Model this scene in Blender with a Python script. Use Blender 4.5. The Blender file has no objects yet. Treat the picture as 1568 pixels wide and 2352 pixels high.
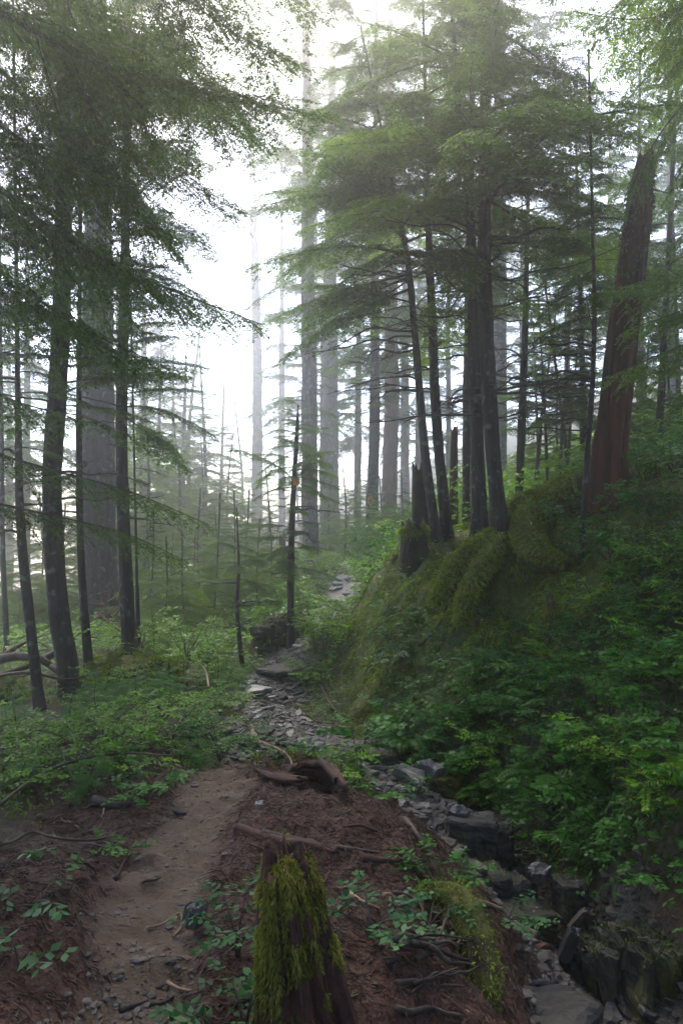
import bpy, math, random
import numpy as np
R = math.radians
sc = bpy.context.scene
col = sc.collection
rs = np.random.RandomState(7)
random.seed(7)

# ------------------------------------------------------------------ camera, sky, sun, exposure
CAMZ = 1.6
cam_d = bpy.data.cameras.new('camera'); cam = bpy.data.objects.new('camera', cam_d); col.objects.link(cam)
cam.location = (0, 0, CAMZ); cam.rotation_euler = (R(90), 0, 0)
cam_d.sensor_fit = 'VERTICAL'; cam_d.sensor_height = 36.0; cam_d.lens = 28.0
cam_d.clip_start = 0.05; cam_d.clip_end = 2000
sc.camera = cam
SUN_EL, SUN_AZ = 54.0, -14.0          # degrees; azimuth from +Y towards +X
w = bpy.data.worlds.new("World"); sc.world = w; w.use_nodes = True
nt = w.node_tree; bg = nt.nodes['Background']
sky = nt.nodes.new('ShaderNodeTexSky'); sky.sky_type = 'NISHITA'; sky.sun_disc = False
sky.sun_elevation = R(SUN_EL); sky.sun_rotation = R(SUN_AZ)
sky.dust_density = 1.5; sky.air_density = 0.6; sky.ozone_density = 0.6
nt.links.new(sky.outputs[0], bg.inputs[0]); bg.inputs[1].default_value = 0.14
sun_d = bpy.data.lights.new('sun', 'SUN'); sun = bpy.data.objects.new('sun', sun_d); col.objects.link(sun)
sun_d.energy = 1.35; sun_d.angle = R(35); sun_d.color = (1.0, 0.93, 0.82)
# the lamp shines along -Z: point it from the sun's place towards the ground
sun.rotation_euler = (R(90 - SUN_EL), 0, R(180 - SUN_AZ))
sc.view_settings.view_transform = 'Standard'; sc.view_settings.look = 'None'
sc.view_settings.exposure = 2.35; sc.view_settings.gamma = 1.0
sc.render.engine = 'CYCLES'
cy = sc.cycles
cy.max_bounces = 6; cy.diffuse_bounces = 3; cy.glossy_bounces = 2; cy.transmission_bounces = 3; cy.volume_bounces = 2
cy.use_denoising = True; cy.caustics_reflective = False; cy.caustics_refractive = False
cy.use_adaptive_sampling = True; cy.adaptive_threshold = 0.015
HAZE = 0.0085

# ------------------------------------------------------------------ small maths
F = 1829.0
def P(px, py, Y):
    return np.array([(px - 784.0) / F * Y, Y, CAMZ - (py - 1176.0) / F * Y])
def nrm(v):
    v = np.asarray(v, float); return v / (np.linalg.norm(v, axis=-1, keepdims=True) + 1e-12)
_perm = np.random.RandomState(3).rand(64, 64, 64)
def noise(p, f=1.0):
    """trilinear value noise, -1..1, p (n,3)"""
    q = np.asarray(p, float) * f; i = np.floor(q).astype(int); t = q - i; t = t * t * (3 - 2 * t)
    i0 = i & 63; i1 = (i + 1) & 63
    g = lambda a, b, c: _perm[a, b, c]
    x0, y0, z0 = i0.T; x1, y1, z1 = i1.T; tx, ty, tz = t.T
    a = g(x0,y0,z0)*(1-tx)+g(x1,y0,z0)*tx; b = g(x0,y1,z0)*(1-tx)+g(x1,y1,z0)*tx
    c = g(x0,y0,z1)*(1-tx)+g(x1,y0,z1)*tx; d = g(x0,y1,z1)*(1-tx)+g(x1,y1,z1)*tx
    return ((a*(1-ty)+b*ty)*(1-tz)+(c*(1-ty)+d*ty)*tz)*2-1
def fbm(p, f=1.0, o=3):
    s = 0; a = 1.0
    for k in range(o):
        s = s + a * noise(np.asarray(p) + 7.3 * k, f); f *= 2.1; a *= 0.5
    return s
def resample(pts, n):
    pts = np.asarray(pts, float); k = len(pts)
    if k < 3:
        t = np.linspace(0, 1, n)[:, None]; return pts[0] * (1 - t) + pts[-1] * t
    d = np.r_[0, np.cumsum(np.linalg.norm(np.diff(pts, axis=0), axis=1))]
    ext = np.vstack([2 * pts[0] - pts[1], pts, 2 * pts[-1] - pts[-2]])
    s = np.linspace(0, d[-1], n); j = np.clip(np.searchsorted(d, s, side='right') - 1, 0, k - 2)
    t = ((s - d[j]) / (d[j + 1] - d[j] + 1e-9))[:, None]
    p0, p1, p2, p3 = ext[j], ext[j + 1], ext[j + 2], ext[j + 3]
    return 0.5 * (2*p1 + (p2-p0)*t + (2*p0-5*p1+4*p2-p3)*t*t + (3*p1-p0-3*p2+p3)*t*t*t)
def frames(c):
    T = nrm(np.gradient(c, axis=0))
    ref = np.array([0, 0, 1.0]) if abs(T[:, 2]).mean() < 0.8 else np.array([0, 1.0, 0.0])
    A = nrm(np.cross(T, ref)); B = np.cross(A, T)
    return T, A, B

# ------------------------------------------------------------------ mesh building
class MB:
    """collects quads and triangles; build() links them as ONE mesh object"""
    def __init__(s): s.V = []; s.Q = []; s.T = []; s.n = 0; s.qm = []; s.tm = []
    def add(s, V, Q=None, T=None, m=0):
        V = np.asarray(V, float).reshape(-1, 3)
        if Q is not None and len(Q):
            Q = np.asarray(Q, int); s.Q.append(Q + s.n); s.qm.append(np.full(len(Q), m))
        if T is not None and len(T):
            T = np.asarray(T, int); s.T.append(T + s.n); s.tm.append(np.full(len(T), m))
        s.V.append(V); s.n += len(V)
    def tube(s, pts, rad, ns=8, n=None, bark=0.0, m=0, cap=True, fq=3.0, seed=0.0):
        pts = np.asarray(pts, float); rad = np.broadcast_to(np.asarray(rad, float), (len(pts),)).copy()
        if n:
            t0 = np.linspace(0, 1, len(rad)); rad = np.interp(np.linspace(0, 1, n), t0, rad); pts = resample(pts, n)
        n = len(pts); T, A, B = frames(pts); a = np.linspace(0, 2 * np.pi, ns, endpoint=False)
        rr = rad[:, None] * np.ones(ns)
        if bark:
            L = np.r_[0, np.cumsum(np.linalg.norm(np.diff(pts, axis=0), axis=1))]
            q = np.stack(np.broadcast_arrays(np.cos(a)[None] * fq, np.sin(a)[None] * fq, L[:, None] * fq * 0.6), -1).reshape(-1, 3) + seed
            rr = rr * (1 + bark * fbm(q, 1.0, 3).reshape(n, ns))
        V = pts[:, None] + rr[..., None] * (np.cos(a)[None, :, None] * A[:, None] + np.sin(a)[None, :, None] * B[:, None])
        i = np.arange(n - 1)[:, None] * ns; j = np.arange(ns)[None]; j2 = (j + 1) % ns
        Q = np.stack([i + j, i + j2, i + ns + j2, i + ns + j], -1).reshape(-1, 4)
        V = V.reshape(-1, 3); Tt = []
        if cap:
            V = np.vstack([V, pts[0], pts[-1]]); k = n * ns
            jj = np.arange(ns); Tt = np.vstack([np.stack([np.full(ns, k), (jj + 1) % ns, jj], 1),
                                               np.stack([np.full(ns, k + 1), (n-1)*ns + jj, (n-1)*ns + (jj+1) % ns], 1)])
        s.add(V, Q, Tt, m)
    def arrays(s):
        V = np.vstack(s.V) if s.V else np.zeros((0, 3))
        Q = np.vstack(s.Q) if s.Q else np.zeros((0, 4), int); T = np.vstack(s.T) if s.T else np.zeros((0, 3), int)
        return V, Q, T
    def mesh(s, name, mats, smooth=True):
        V, Q, T = s.arrays(); me = bpy.data.meshes.new(name)
        me.vertices.add(len(V)); me.vertices.foreach_set('co', V.astype(np.float32).ravel())
        nq, ntr = len(Q), len(T); me.loops.add(nq * 4 + ntr * 3)
        me.loops.foreach_set('vertex_index', np.r_[Q.ravel(), T.ravel()].astype(np.int32))
        me.polygons.add(nq + ntr)
        me.polygons.foreach_set('loop_start', np.r_[np.arange(nq) * 4, nq * 4 + np.arange(ntr) * 3].astype(np.int32))
        mi = np.r_[np.concatenate(s.qm) if s.qm else [], np.concatenate(s.tm) if s.tm else []].astype(np.int32)
        me.polygons.foreach_set('material_index', mi)
        me.polygons.foreach_set('use_smooth', np.full(nq + ntr, smooth))
        me.update(calc_edges=True)
        for m in (mats if isinstance(mats, (list, tuple)) else [mats]): me.materials.append(m)
        return me
    def build(s, name, mats, parent=None, smooth=True, loc=None):
        return link(name, s.mesh(name, mats, smooth), parent, loc)
def link(name, me, parent=None, loc=None):
    o = bpy.data.objects.new(name, me); col.objects.link(o)
    if parent is not None: o.parent = parent
    if loc is not None: o.location = loc
    return o
def tag(o, label, cat, group=None, kind=None):
    if label: o['label'] = label
    if cat: o['category'] = cat
    if group: o['group'] = group
    if kind: o['kind'] = kind
    return o
def thing(name, label, cat, loc=(0, 0, 0), group=None):
    o = bpy.data.objects.new(name, None); col.objects.link(o); o.location = loc; o.empty_display_size = 0.1
    return tag(o, label, cat, group)
def copy_tree(o, parent=None):
    c = o.copy(); col.objects.link(c)
    if parent is not None: c.parent = parent
    for ch in [x for x in o.children]: copy_tree(ch, c)
    return c

# ------------------------------------------------------------------ materials
def mat(name, c1, c2, scale=6.0, rough=0.85, bump=0.4, stretch=(1, 1, 1), spec=0.3, c3=None, s3=2.0, t3=0.6, detail=6.0, coord='Object', dist=0.02):
    m = bpy.data.materials.new(name); m.use_nodes = True; t = m.node_tree; b = t.nodes['Principled BSDF']
    tc = t.nodes.new('ShaderNodeTexCoord'); mp = t.nodes.new('ShaderNodeMapping'); mp.inputs['Scale'].default_value = stretch
    t.links.new(tc.outputs[coord], mp.inputs[0])
    n = t.nodes.new('ShaderNodeTexNoise'); n.inputs['Scale'].default_value = scale; n.inputs['Detail'].default_value = detail; n.inputs['Roughness'].default_value = 0.65
    t.links.new(mp.outputs[0], n.inputs['Vector'])
    r = t.nodes.new('ShaderNodeValToRGB'); r.color_ramp.elements[0].position = 0.32; r.color_ramp.elements[1].position = 0.7
    r.color_ramp.elements[0].color = (*c1, 1); r.color_ramp.elements[1].color = (*c2, 1)
    t.links.new(n.outputs[0], r.inputs[0]); out = r.outputs[0]
    if c3:
        n3 = t.nodes.new('ShaderNodeTexNoise'); n3.inputs['Scale'].default_value = s3; n3.inputs['Detail'].default_value = 5
        t.links.new(tc.outputs[coord], n3.inputs['Vector'])
        r3 = t.nodes.new('ShaderNodeValToRGB'); r3.color_ramp.elements[0].position = t3 - 0.06; r3.color_ramp.elements[1].position = t3 + 0.06
        t.links.new(n3.outputs[0], r3.inputs[0])
        mx = t.nodes.new('ShaderNodeMixRGB'); mx.inputs[2].default_value = (*c3, 1)
        t.links.new(r3.outputs[0], mx.inputs[0]); t.links.new(out, mx.inputs[1]); out = mx.outputs[0]
    t.links.new(out, b.inputs['Base Color']); b.inputs['Roughness'].default_value = rough; b.inputs['Specular IOR Level'].default_value = spec
    if bump:
        bp = t.nodes.new('ShaderNodeBump'); bp.inputs['Strength'].default_value = bump; bp.inputs['Distance'].default_value = dist
        t.links.new(n.outputs[0], bp.inputs['Height']); t.links.new(bp.outputs[0], b.inputs['Normal'])
    return m
def leafmat(name, dark, light, trans=0.35, nscale=1.2, rough=0.5):
    """leaves: colour varies from leaf to leaf and from clump to clump; part of the light passes through"""
    m = bpy.data.materials.new(name); m.use_nodes = True; t = m.node_tree; t.nodes.remove(t.nodes['Principled BSDF'])
    out = t.nodes['Material Output']
    g = t.nodes.new('ShaderNodeNewGeometry'); tc = t.nodes.new('ShaderNodeTexCoord')
    n = t.nodes.new('ShaderNodeTexNoise'); n.inputs['Scale'].default_value = nscale; n.inputs['Detail'].default_value = 3
    t.links.new(tc.outputs['Object'], n.inputs['Vector'])
    mth = t.nodes.new('ShaderNodeMath'); mth.operation = 'MULTIPLY_ADD'; mth.inputs[1].default_value = 0.45
    t.links.new(g.outputs['Random Per Island'], mth.inputs[0]); 
    m2 = t.nodes.new('ShaderNodeMath'); m2.operation = 'MULTIPLY_ADD'; m2.inputs[1].default_value = 1.9; m2.inputs[2].default_value = -0.68
    t.links.new(n.outputs[0], m2.inputs[0]); t.links.new(m2.outputs[0], mth.inputs[2])
    r = t.nodes.new('ShaderNodeValToRGB'); r.color_ramp.elements[0].color = (*dark, 1); r.color_ramp.elements[1].color = (*light, 1)
    t.links.new(mth.outputs[0], r.inputs[0])
    d = t.nodes.new('ShaderNodeBsdfPrincipled'); d.inputs['Roughness'].default_value = rough; d.inputs['Specular IOR Level'].default_value = 0.12
    tr = t.nodes.new('ShaderNodeBsdfTranslucent'); t.links.new(r.outputs[0], d.inputs['Base Color'])
    br = t.nodes.new('ShaderNodeMixRGB'); br.blend_type = 'MULTIPLY'; br.inputs[0].default_value = 1; br.inputs[2].default_value = (1.35, 1.45, 0.5, 1)
    t.links.new(r.outputs[0], br.inputs[1]); t.links.new(br.outputs[0], tr.inputs[0])
    mx = t.nodes.new('ShaderNodeMixShader'); mx.inputs[0].default_value = trans
    t.links.new(d.outputs[0], mx.inputs[1]); t.links.new(tr.outputs[0], mx.inputs[2]); t.links.new(mx.outputs[0], out.inputs[0])
    return m
M = {}
M['bark'] = mat('bark', (.008, .0065, .0055), (.056, .045, .036), 12, .9, 1.0, (1, 1, .22), c3=(.12, .13, .10), s3=9, t3=.64, dist=.07)
M['bark_pale'] = mat('bark_pale', (.05, .043, .036), (.15, .13, .11), 8, .9, .9, (1, 1, .35), c3=(.22, .215, .19), s3=11, t3=.6, dist=.03)  # tone raised so far trunks look more faded by the mist
M['bark_red'] = mat('bark_red', (.012, .005, .0035), (.125, .040, .019), 8, .85, 1.0, (1, 1, .12), dist=.04)
M['snag_grey'] = mat('snag_grey', (.018, .015, .013), (.075, .062, .052), 9, .9, 1.0, (1, 1, .1), dist=.03)
M['bark_tan'] = mat('bark_tan', (.09, .05, .035), (.24, .15, .11), 8, .9, .8, (1, 1, .2), dist=.03)
M['twig'] = mat('twig', (.025, .02, .017), (.09, .072, .06), 14, .85, .4)
M['dead_wood'] = mat('dead_wood', (.018, .013, .010), (.085, .058, .042), 11, .75, .7, (1, 1, 1))
M['red_wood'] = mat('red_wood', (.018, .008, .006), (.090, .038, .023), 12, .8, .9)
M['pale_wood'] = mat('pale_wood', (.13, .07, .04), (.30, .19, .12), 14, .7, .5)
M['fol_dark'] = leafmat('fol_dark', (.013, .040, .007), (.09, .17, .020), .46, 1.2)
M['fol_mid'] = leafmat('fol_mid', (.018, .050, .007), (.110, .205, .018), .44, .8)
M['fol_bright'] = leafmat('fol_bright', (.028, .068, .009), (.155, .255, .026), .5, .8)
M['leaf'] = leafmat('leaf', (.012, .056, .009), (.075, .225, .026), .38, 2.2, .42)
M['leaf_bright'] = leafmat('leaf_bright', (.045, .115, .008), (.175, .34, .022), .4, 1.5, .45)
M['leaf_cool'] = leafmat('leaf_cool', (.016, .060, .022), (.060, .165, .048), .34, 3, .4)
M['moss'] = leafmat('moss', (.034, .050, .006), (.20, .27, .030), .34, 1.6, .8)
M['moss_bright'] = leafmat('moss_bright', (.050, .054, .010), (.23, .225, .038), .3, 9, .8)
M['moss_base'] = mat('moss_base', (.022, .025, .005), (.11, .11, .018), 16, .95, 1.0, dist=.03, c3=(.03, .02, .012), s3=3, t3=.6)
M['slate'] = mat('slate', (.030, .030, .032), (.095, .091, .088), 5, .45, .6, (1, 1, 1), .5, c3=(.13, .10, .075), s3=1.2, t3=.62)
M['slate_wet_sheen'] = mat('slate_wet_sheen', (.07, .07, .075), (.2, .2, .205), 5, .14, .4, (1, 1, 1), .9)  # wet slate, its colour lightened to stand in for reflected sky
M['slate_brown'] = mat('slate_brown', (.035, .027, .020), (.100, .074, .052), 5, .75, .6, (1, 1, 1), .4)
M['slate_dark'] = mat('slate_dark', (.014, .013, .011), (.052, .047, .040), 4, .85, .9, (1.0, 1.0, .5), .4, c3=(.06, .062, .02), s3=4, t3=.64)
M['stone_pale'] = mat('stone_pale', (.25, .22, .19), (.45, .42, .38), 8, .7, .5)
M['rock_brown'] = mat('rock_brown', (.03, .028, .022), (.07, .06, .045), 6, .8, .9, c3=(.045, .055, .014), s3=3, t3=.55)
M['soil_dark'] = mat('soil_dark', (.008, .006, .004), (.030, .022, .014), 14, .95, 1.0, c3=(.03, .035, .008), s3=4, t3=.56)
M['orange'] = mat('orange', (.42, .14, .02), (.62, .22, .03), 6, .6, .1)
M['orange_dark'] = mat('orange_dark', (.10, .05, .02), (.16, .08, .03), 6, .6, .1)

# ------------------------------------------------------------------ terrain (control points -> smooth surface)
_img = [  # pixel x, pixel y, distance
 (250,2352,2.49),(0,2352,2.3),(330,2050,3.35),(460,1800,4.84),(520,1765,5.1),(640,1690,7.8),(640,1600,9.7),(640,1535,11.6),(560,1640,8.4),
 (760,1800,5.2),(700,1735,5.45),(940,1900,4.5),(1050,2080,3.8),(1110,2250,3.2),(700,2000,3.6),(850,2000,3.7),(900,2200,2.9),(700,2352,2.5),(1000,2352,2.6),
 (760,1720,7.4),(850,1760,7.0),(960,1815,6.6),(1040,1900,6.0),(1100,1990,5.5),(1180,2120,4.95),(1280,2220,4.6),(1350,2330,4.2),(1400,2500,3.7),(1500,2352,4.1),
 (1050,1850,6.8),(1200,2010,5.7),(1330,2140,4.95),(1450,2260,4.4),(1568,2310,4.05),
 (950,1650,8.4),(850,1645,9.0),(1050,1650,7.9),(1100,1500,8.6),(1000,1450,9.4),(900,1450,9.8),(800,1500,10.2),(715,1610,10.0),(1250,1700,6.8),(1250,1500,8.0),
 (1250,1350,8.8),(1400,1300,8.2),(1500,1500,6.6),(1400,1700,6.0),(1400,1900,5.3),(1500,1900,4.9),(1568,1700,5.3),(1568,1500,6.2),(1568,1250,7.6),(1500,2090,4.45),(1568,2130,4.1),
 (930,1250,10.8),(1000,1215,11.0),(1150,1245,9.6),(1100,1190,11.5),(1250,1165,11.0),(1330,1125,10.0),(1400,1125,9.1),(1050,1330,10.0),(850,1350,11.2),(1480,1100,11.0),(1540,1055,13.0),
 (100,1625,8.0),(170,1570,8.7),(300,1490,9.6),(30,1630,8.0),(200,1700,6.3),(400,1700,6.2),(480,1650,7.2),(100,1850,4.6),(0,1750,5.2),(250,1800,4.8),(100,2000,3.5),(50,2150,2.75),(0,2250,2.25),
 (30,1500,13.0),(-100,1400,22.0),(330,1440,16.0),(560,1460,14.5),(450,1340,24.0),(100,1350,26.0),(650,1490,12.6),
 (700,1450,14.0),(780,1395,17.5),(800,1330,22.5),(850,1290,20.0),(900,1250,22.0),(700,1372,24.0),(700,1335,31.0),(850,1245,34.0),(590,1325,52.0),(650,1310,60.0),(760,1300,36.0),(400,1320,42.0),(1000,1180,25.0),(1250,1105,22.0),(1500,1000,25.0)]
_pts = [tuple(P(*q)) for q in _img] + [
 (0,0,0),(0,1.2,0),(.7,1.3,-.05),(-1.2,1.0,.25),(-1.5,0,.3),(-.75,5.8,-.25),(-.7,6.6,-.5),(-.3,6.3,-.45),(.3,5.9,-.55),(.85,5.0,-.7),(1.15,4.1,-.85),(1.15,3.3,-.95),(1.1,2.6,-.95),(1.1,1.5,-1.0),(1.6,2.5,-1.05),(1.7,1.5,-1.1),
 (2.1,2.6,-.55),(2.3,1.5,-.5),(3.2,2.8,.6),(4.5,3,1.4),(5,5,1.7),(5,8,2.3),(7,12,3.2),(3.5,0,.9),
 (-4,4,.1),(-5,8,-.3),(-4,1,.3),(-9,9,-1.2),(-12,16,-2.6),(-25,25,-6),(-30,45,-12),(0,62,1),(10,45,4),(25,50,11),(50,60,22),(-60,70,-24),(70,70,30),(60,0,20),(15,3,4.5),(-15,0,-1.5),(-60,0,-14),(0,-15,.3),(60,-40,16),(-60,-40,-10),(0,-60,0),(0,90,4),(-90,90,-34),(90,90,38),(90,-60,24),(-90,-60,-16)]
_C = np.array(_pts); _cx = _C[:, :2]
def _phi(d): return np.sqrt(d * d + .16)
def _rbf():
    D = np.linalg.norm(_cx[:, None] - _cx[None], axis=-1); n = len(_cx)
    A = np.zeros((n + 3, n + 3)); A[:n, :n] = -_phi(D) + 0.02 * np.eye(n); A[:n, n] = 1; A[n, :n] = 1
    A[:n, n+1:] = _cx; A[n+1:, :n] = _cx.T
    return np.linalg.solve(A, np.r_[_C[:, 2], 0, 0, 0])
_W = _rbf()
def Hs(x, y):
    x = np.asarray(x, float); y = np.asarray(y, float); sh = x.shape; q = np.stack([x.ravel(), y.ravel()], 1); o = np.empty(len(q)); n = len(_cx)
    for i in range(0, len(q), 20000):
        b = q[i:i+20000]; D = np.linalg.norm(b[:, None] - _cx[None], axis=-1)
        o[i:i+20000] = -_phi(D) @ _W[:n] + _W[n] + b @ _W[n+1:]
    return o.reshape(sh)
def segd(x, y, line):
    d = np.full(np.shape(x), 1e9)
    for (ax, ay), (bx, by) in zip(line[:-1], line[1:]):
        vx, vy = bx - ax, by - ay; t = np.clip(((x-ax)*vx + (y-ay)*vy) / (vx*vx + vy*vy), 0, 1)
        d = np.minimum(d, np.hypot(x - ax - t*vx, y - ay - t*vy))
    return d
def w2(px, py, Y): q = P(px, py, Y); return (q[0], q[1])
TRAIL = [(-.45,-3),(-.55,1.2), w2(270,2352,2.49), w2(345,2050,3.35), w2(450,1850,4.4), w2(500,1780,5.0), (-.82,5.9), (-.75,6.8)]
SLATE = [(-.75,6.9), w2(625,1690,7.8), w2(630,1600,9.7), w2(640,1535,11.6), w2(715,1450,14.0), w2(775,1395,17.5), w2(805,1330,22.5), (.6, 26)]
GULLY = [w2(690,1660,8.6), w2(760,1720,7.4), w2(850,1765,7.0), w2(960,1815,6.6), w2(1040,1900,6.0), w2(1100,1990,5.5), w2(1190,2120,4.95), w2(1290,2220,4.6), w2(1370,2330,4.2), (1.35,3.6), (1.4,1.0)]
sm = lambda a, b, x: (lambda t: t*t*(3-2*t))(np.clip((x - a) / (b - a), 0, 1))
def zones(x, y):
    x = np.asarray(x, float); y = np.asarray(y, float)
    q = np.stack([x.ravel(), y.ravel(), np.zeros(x.size)], 1); nz = fbm(q, 2.3, 3).reshape(x.shape)
    dt = segd(x, y, TRAIL) + .10 * nz; ds = segd(x, y, SLATE) + .16 * nz; dg = segd(x, y, GULLY) + .12 * nz
    trail = 1 - sm(.12, .28, dt)
    slate = np.maximum(1 - sm(.26, .46, ds), 1 - sm(.32, .60, dg))
    gx = np.interp(y, [p[1] for p in GULLY[::-1]], [p[0] for p in GULLY[::-1]])
    right = sm(.35, .7, x - gx)                               # the bank beyond the gully
    moss = right * sm(7.4, 8.6, y + .25*nz) * (1 - sm(14, 17, y))
    mound = (1 - sm(5.6, 6.4, y)) * (1 - right) * (1 - slate)
    litter = mound * sm(-1.9, -1.3, x + .3*nz) * (1 - .0*nz)
    return trail, slate, right, moss, litter
def H(x, y, fine=True):
    z = Hs(x, y)
    x = np.asarray(x, float); y = np.asarray(y, float)
    q = np.stack([x.ravel(), y.ravel(), np.zeros(x.size)], 1)
    tr, sl, rt, mo, li = zones(x, y)
    a = .05 + .07 * rt + .10 * mo - .03 * tr
    z = z + a * fbm(q, 1.7, 3).reshape(x.shape) + (.010 + .016 * li + .022 * mo) * fbm(q, 11.0, 2).reshape(x.shape)
    z = z - .05 * tr * (1 - sl)
    return z
def h1(x, y): return float(H(np.array([x]), np.array([y]))[0])
def g(px, Y):                                                  # the ground below image column px at distance Y
    x = (px - 784.0) / F * Y; return np.array([x, Y, h1(x, Y)])
def onground(px, py, Y0):
    """the point of the ground seen at image px, py, searched around distance Y0"""
    Y = np.linspace(Y0 * .7, Y0 * 1.4, 120); x = (px - 784) / F * Y; z = CAMZ - (py - 1176) / F * Y; d = z - H(x, Y); k = np.where(d < 0)[0]
    i = k[0] if len(k) else int(np.abs(d).argmin()); return np.array([x[i], Y[i], H(x[i:i+1], Y[i:i+1])[0]])
def axis(lo, hi, d, far, growth=1.12):
    a = list(np.arange(lo, hi + d/2, d)); s = d; v = hi
    while v < far: s = min(s * growth, 2.5); v += s; a.append(v)
    s = d; v = lo; pre = []
    while v > -far: s = min(s * growth, 2.5); v -= s; pre.append(v)
    return np.array(pre[::-1] + a)
def build_ground():
    xs = axis(-3.6, 4.2, .04, 85); ys = axis(1.7, 12.0, .04, 85)
    X, Yg = np.meshgrid(xs, ys); Z = H(X, Yg); n, m = X.shape
    i = np.arange(n - 1)[:, None] * m; j = np.arange(m - 1)[None]
    Q = np.stack([i + j, i + j + 1, i + m + j + 1, i + m + j], -1).reshape(-1, 4)
    b = MB(); b.add(np.stack([X, Yg, Z], -1).reshape(-1, 3), Q)
    me = b.mesh('ground', ground_material())
    for nm, v in zip(('trail', 'slate', 'right', 'moss', 'litter'), zones(X, Yg)):
        a = me.attributes.new(nm, 'FLOAT', 'POINT'); a.data.foreach_set('value', v.astype(np.float32).ravel())
    o = link('ground', me); tag(o, 'forest floor of brown dirt, bark litter, wet stone and moss', None, kind='structure'); o['category'] = 'ground'
def ground_material():
    m = bpy.data.materials.new('forest_floor'); m.use_nodes = True; t = m.node_tree; b = t.nodes['Principled BSDF']
    tc = t.nodes.new('ShaderNodeTexCoord')
    def nz(s, d=6, r=.65):
        n = t.nodes.new('ShaderNodeTexNoise'); n.inputs['Scale'].default_value = s; n.inputs['Detail'].default_value = d; n.inputs['Roughness'].default_value = r
        t.links.new(tc.outputs['Object'], n.inputs['Vector']); return n.outputs[0]
    def ramp(src, c1, c2, p=(.35, .68)):
        r = t.nodes.new('ShaderNodeValToRGB'); r.color_ramp.elements[0].color = (*c1, 1); r.color_ramp.elements[1].color = (*c2, 1)
        r.color_ramp.elements[0].position, r.color_ramp.elements[1].position = p; t.links.new(src, r.inputs[0]); return r.outputs[0]
    def mix(f, a, c):
        x = t.nodes.new('ShaderNodeMixRGB'); t.links.new(f, x.inputs[0]); t.links.new(a, x.inputs[1]); t.links.new(c, x.inputs[2]); return x.outputs[0]
    def att(nm):
        a = t.nodes.new('ShaderNodeAttribute'); a.attribute_name = nm; return a.outputs['Fac']
    n1, n2, n3 = nz(3.5), nz(38, 4, .7), nz(14)
    c = ramp(n3, (.016, .013, .008), (.05, .045, .018))                       # dark soil with green film
    c = mix(att('right'), c, ramp(n3, (.014, .014, .006), (.05, .055, .016)))
    c = mix(att('moss'), c, ramp(n3, (.024, .030, .006), (.10, .12, .018)))
    c = mix(att('litter'), c, ramp(n2, (.020, .009, .006), (.095, .044, .028)))
    d = mix(n1, ramp(n2, (.054, .034, .021), (.112, .073, .046)), ramp(n3, (.062, .042, .027), (.128, .088, .058)))
    c = mix(att('trail'), c, d)
    c = mix(att('slate'), c, ramp(n2, (.022, .020, .018), (.10, .092, .082)))
    t.links.new(c, b.inputs['Base Color']); ro = t.nodes.new('ShaderNodeMapRange'); ro.inputs['To Min'].default_value = .85; ro.inputs['To Max'].default_value = .38; t.links.new(att('slate'), ro.inputs['Value']); t.links.new(ro.outputs[0], b.inputs['Roughness']); b.inputs['Specular IOR Level'].default_value = .3
    bp = t.nodes.new('ShaderNodeBump'); bp.inputs['Strength'].default_value = .9; bp.inputs['Distance'].default_value = .02
    t.links.new(n2, bp.inputs['Height']); t.links.new(bp.outputs[0], b.inputs['Normal'])
    return m
build_ground()

# ------------------------------------------------------------------ boughs and crowns
def leaves(mb, S, D, L, N, sp, ll, lw, ang=50, m=0, rng=rs, droop=.25):
    """rows of small flat leaves on both sides of many twigs: starts S, directions D, lengths L, flat normals N"""
    S, D, N = map(lambda a: np.asarray(a, float), (S, D, N)); L = np.asarray(L, float); k = max(1, int(L.max() / sp))
    V = []; ca, sa = math.cos(R(ang)), math.sin(R(ang))
    for j in range(k + 1):
        t = (j + .4) * sp; ok = t <= L + sp
        if not ok.any(): continue
        s, d, n, l = S[ok], D[ok], N[ok], L[ok]
        for side in (-1, 1):
            lat = np.cross(n, d); q = len(s)
            dd = nrm(d * (ca + rng.normal(0, .15, (q, 1))) + side * lat * sa + n * rng.normal(0, .22, (q, 1)) - np.array([0, 0, droop]) * rng.rand(q, 1))
            ln = (ll * (.65 + .6 * rng.rand(q)) * np.clip(1.15 - .55 * t / (l + sp), .4, 1))[:, None]
            nn = nrm(n + rng.normal(0, .3, (q, 3))); pp = nrm(np.cross(nn, dd)) * lw * (.8 + .4 * rng.rand(q, 1))
            p0 = s + d * np.minimum(t, l)[:, None] - np.array([0, 0, .35]) * (np.minimum(t, l)[:, None]) ** 2
            V.append(np.stack([p0, p0 + dd * ln * .45 + pp * .5, p0 + dd * ln, p0 + dd * ln * .45 - pp * .5], 1))
    if V:
        V = np.concatenate(V); q = len(V); mb.add(V.reshape(-1, 3), np.arange(q * 4).reshape(q, 4), m=m)
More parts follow.
